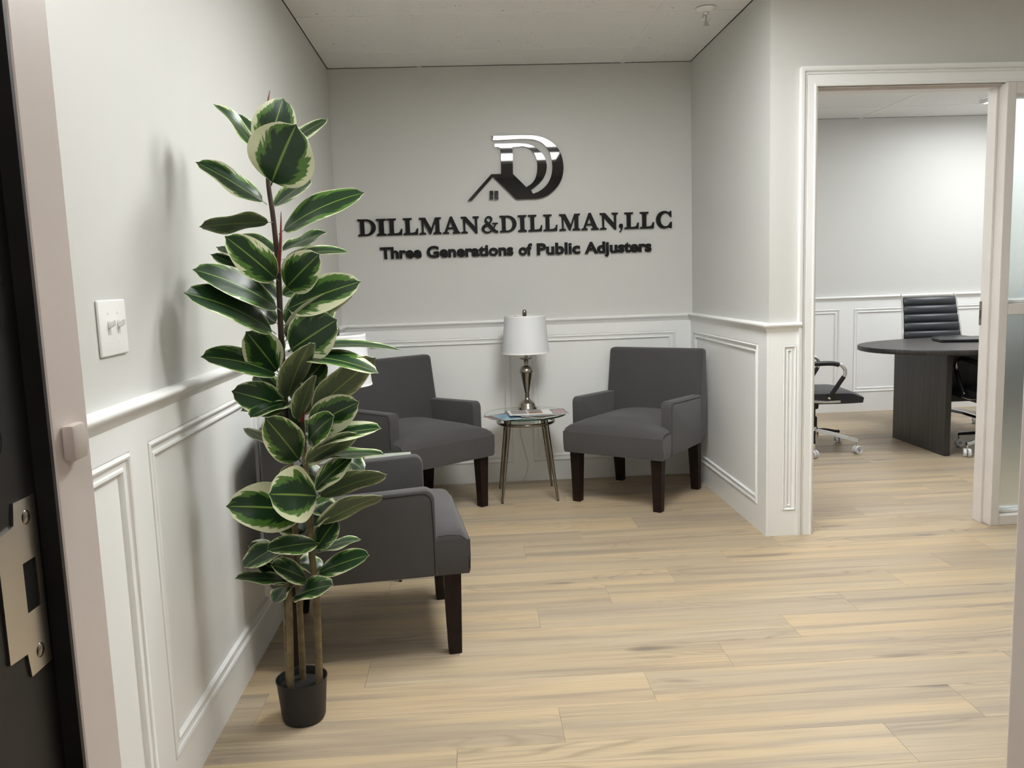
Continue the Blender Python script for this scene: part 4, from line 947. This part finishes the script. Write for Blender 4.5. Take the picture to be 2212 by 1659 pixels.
def make_office_chair():   # front is local -Y
    t = thing('office_chair', 'x', 'chair', group='black office chairs around the conference table')
    # seat pad: ribbed sling of segments
    bm = bmesh.new(); n = 18; prof = []
    for i in range(n + 1):
        y = -0.25 + 0.49 * i / n; s = (y + 0.25) / 0.49
        prof.append((y, 0.425 - 0.030 * math.exp(-(s / 0.10) ** 2) + 0.012 * max(0, (s - 0.7) / 0.3) ** 2))
    xs_ = [-0.235 + 0.47 * i / 10 for i in range(11)]
    top = [[bm.verts.new((x, y, z - 0.010 * (abs(x) / 0.235) ** 4)) for x in xs_] for y, z in prof]
    bot = [[bm.verts.new((x * 0.98, y * 0.98, z - 0.078 + 0.034 * math.exp(-((y + 0.25) / 0.05) ** 2))) for x in xs_] for y, z in prof]
    for Gd in (top, bot):
        for i in range(n):
            for j in range(10): bm.faces.new((Gd[i][j], Gd[i + 1][j], Gd[i + 1][j + 1], Gd[i][j + 1]))
    for i in range(n):
        for j in (0, 10): bm.faces.new((top[i][j], top[i + 1][j], bot[i + 1][j], bot[i][j]))
    for j in range(10):
        for i in (0, n): bm.faces.new((top[i][j], top[i][j + 1], bot[i][j + 1], bot[i][j]))
    mk('seat', bm, M['leather'], t, smooth=50)
    # back of stacked padded ribs
    def back_y(z): q = (z - 0.45) / 0.52; return 0.235 + 0.050 * q + 0.050 * q * q
    zs = [0.455 + i * 0.0655 for i in range(9)]
    for z0, z1 in zip(zs, zs[1:]):
        bm = bmesh.new(); n = 6; R_ = []
        for i in range(n + 1):
            s = i / n; z = z0 + (z1 - z0) * s; bul = 0.012 * math.sin(PI * s) ** 0.6; wv = 0.228 - 0.028 * ((z - 0.45) / 0.52)
            R_.append([bm.verts.new((x, back_y(z) + d, z)) for x, d in ((-wv, -0.008 - bul * 0.5), (-wv * 0.9, -0.012 - bul), (0, -0.013 - bul), (wv * 0.9, -0.012 - bul), (wv, -0.008 - bul * 0.5), (wv, 0.008 + bul * 0.4), (0, 0.010 + bul * 0.5), (-wv, 0.008 + bul * 0.4))])
        for A, Bv in zip(R_, R_[1:]):
            for k in range(8): bm.faces.new((A[k], A[(k + 1) % 8], Bv[(k + 1) % 8], Bv[k]))
        bm.faces.new(R_[0][::-1]); bm.faces.new(R_[-1])
        mk('back_rib', bm, M['leather'], t, smooth=55)
    for s in (-1, 1):
        fr = [(s * 0.226, -0.10, 0.362), (s * 0.240, 0.05, 0.366), (s * 0.244, 0.20, 0.40), (s * 0.240, 0.236, 0.46), (s * 0.226, back_y(0.65), 0.65), (s * 0.214, back_y(0.82), 0.82), (s * 0.206, back_y(0.985), 0.985)]
        fm = mk('frame_rail', T(spline(fr, 5), 0.0095, 10), M['chrome'], t, smooth=60)
        mk('end_knob', L([(0.0, 0.0), (0.013, 0.003), (0.014, 0.012), (0.009, 0.022), (0.0, 0.024)], 14, (s * 0.206, back_y(0.985), 0.978)), M['chrome'], fm, smooth=60)
        ar = [(s * 0.250, -0.02, 0.385), (s * 0.262, -0.07, 0.47), (s * 0.266, -0.115, 0.545), (s * 0.266, -0.098, 0.598), (s * 0.266, -0.040, 0.614), (s * 0.266, 0.10, 0.612), (s * 0.256, 0.235, 0.602)]
        am = mk('armrest', T(spline(ar, 5), 0.011, 10), M['chrome'], t, smooth=60)
        mk('arm_pad', T(spline([(s * 0.266, -0.075, 0.608), (s * 0.266, -0.02, 0.6175), (s * 0.266, 0.10, 0.6155), (s * 0.257, 0.225, 0.605)], 5), 0.0155, 10), M['blackplastic'], am, smooth=60)
        mk('arm_sleeve', T([(s * 0.2515, -0.025, 0.395), (s * 0.262, -0.07, 0.47), (s * 0.266, -0.108, 0.53)], 0.0145, 10), M['blackplastic'], am, smooth=60)
    mk('tilt_mechanism', B(-0.07, 0.07, -0.10, 0.10, 0.325, 0.362, bev=0.01), M['blackplastic'], t, smooth=40)
    mk('gas_column', L([(0.0, 0.10), (0.025, 0.10), (0.025, 0.225), (0.014, 0.23), (0.014, 0.28), (0.030, 0.282), (0.034, 0.30), (0.034, 0.33), (0.0, 0.33)], 20), M['blackplastic'], t, smooth=40)
    mk('hub', L([(0.0, 0.085), (0.034, 0.085), (0.036, 0.12), (0.030, 0.16), (0.0, 0.16)], 20), M['chrome'], t, smooth=40)
    for k in range(5):
        a = 2 * PI * k / 5 + 0.35; c, s = math.cos(a), math.sin(a)
        bm = bmesh.new()
        def P2(r, w_, z): return [Vector((c * r - s * q * w_, s * r + c * q * w_, z + dz)) for q, dz in ((-1, -0.010), (1, -0.010), (0.75, 0.010), (-0.75, 0.010))]
        R_ = [[bm.verts.new(v) for v in P2(r, w_, z)] for r, w_, z in ((0.02, 0.020, 0.135), (0.12, 0.017, 0.122), (0.22, 0.014, 0.100), (0.298, 0.012, 0.086))]
        for A, Bv in zip(R_, R_[1:]):
            for q in range(4): bm.faces.new((A[q], A[(q + 1) % 4], Bv[(q + 1) % 4], Bv[q]))
        bm.faces.new(R_[0][::-1]); bm.faces.new(R_[-1])
        bmesh.ops.bevel(bm, geom=bm.edges[:], offset=0.003, segments=2, affect='EDGES')
        lg = mk('base_leg', bm, M['chrome'], t, smooth=50)
        cx, cy = c * 0.290, s * 0.290; ca = a + 0.9
        mk('caster_stem', L([(0.0, 0.045), (0.008, 0.045), (0.008, 0.082), (0.0, 0.082)], 12, (cx, cy, 0)), M['chrome'], lg, smooth=40)
        bm = bmesh.new()
        for sd in (-1, 1):
            b2 = L([(0.0, -0.004), (0.016, -0.005), (0.024, -0.0095), (0.0275, -0.006), (0.0275, 0.006), (0.024, 0.009), (0.0, 0.009)], 20)
            for v in b2.verts: v.co = Vector((v.co.x, sd * (0.013 - 0.0 ) + v.co.z * (-sd), v.co.y + 0.0275))
            tmp = bpy.data.meshes.new('tmp'); b2.to_mesh(tmp); b2.free(); bm.from_mesh(tmp); bpy.data.meshes.remove(tmp)
        bmesh.ops.rotate(bm, verts=bm.verts[:], cent=(0, 0, 0), matrix=Matrix.Rotation(ca, 3, 'Z'))
        bmesh.ops.translate(bm, verts=bm.verts[:], vec=(cx, cy, 0))
        mk('caster', bm, M['caster'], lg, smooth=40)
        mk('caster_hub', T([(cx - 0.024 * -math.sin(ca), cy - 0.024 * math.cos(ca), 0.0275), (cx + 0.024 * -math.sin(ca), cy + 0.024 * math.cos(ca), 0.0275)], 0.009, 12), M['caster_hub'], lg, smooth=40)
    return t
oc = make_office_chair(); oc['label'] = 'black office chair at the left end of the conference table'
oc.location = (3.06, 0.50, 0); oc.rotation_euler = (0, 0, math.radians(84))
oc2 = copy_tree(oc); oc2['label'] = 'black ribbed-back office chair standing behind the conference table'
oc2.location = (4.335, 1.06, 0); oc2.rotation_euler = (0, 0, math.radians(-4))
oc3 = copy_tree(oc); oc3['label'] = 'black office chair tucked under the near side, right of the slab base'
oc3.location = (4.17, 0.14, 0); oc3.rotation_euler = (0, 0, math.radians(172))

# laptop and folder on the conference table
t = thing('laptop', 'closed black laptop on the conference table next to the door jamb', 'laptop', (4.16, 0.62, TT + 0.0005), -0.25)
mk('base', B(-0.165, 0.165, -0.115, 0.115, 0.002, 0.011, bev=0.003), M['blackplastic'], t)
mk('lid', B(-0.165, 0.165, -0.115, 0.115, 0.0115, 0.019, bev=0.003), mat('laptop_lid', (0.03, 0.03, 0.033), 0.3), t)
for x in (-0.14, 0.14): mk('rubber_foot', B(x - 0.015, x + 0.015, -0.09, -0.08, 0.0, 0.002), M['blackplastic'], t)
o = mk('notebook', B(-0.11, 0.11, -0.085, 0.085, 0.0, 0.012, bev=0.002), M['blackplastic'], None, loc=(4.24, 0.86, TT + 0.0005), rot=(0, 0, 0.1))
tag(o, 'thin black notebook lying behind the laptop on the conference table', 'notebook')
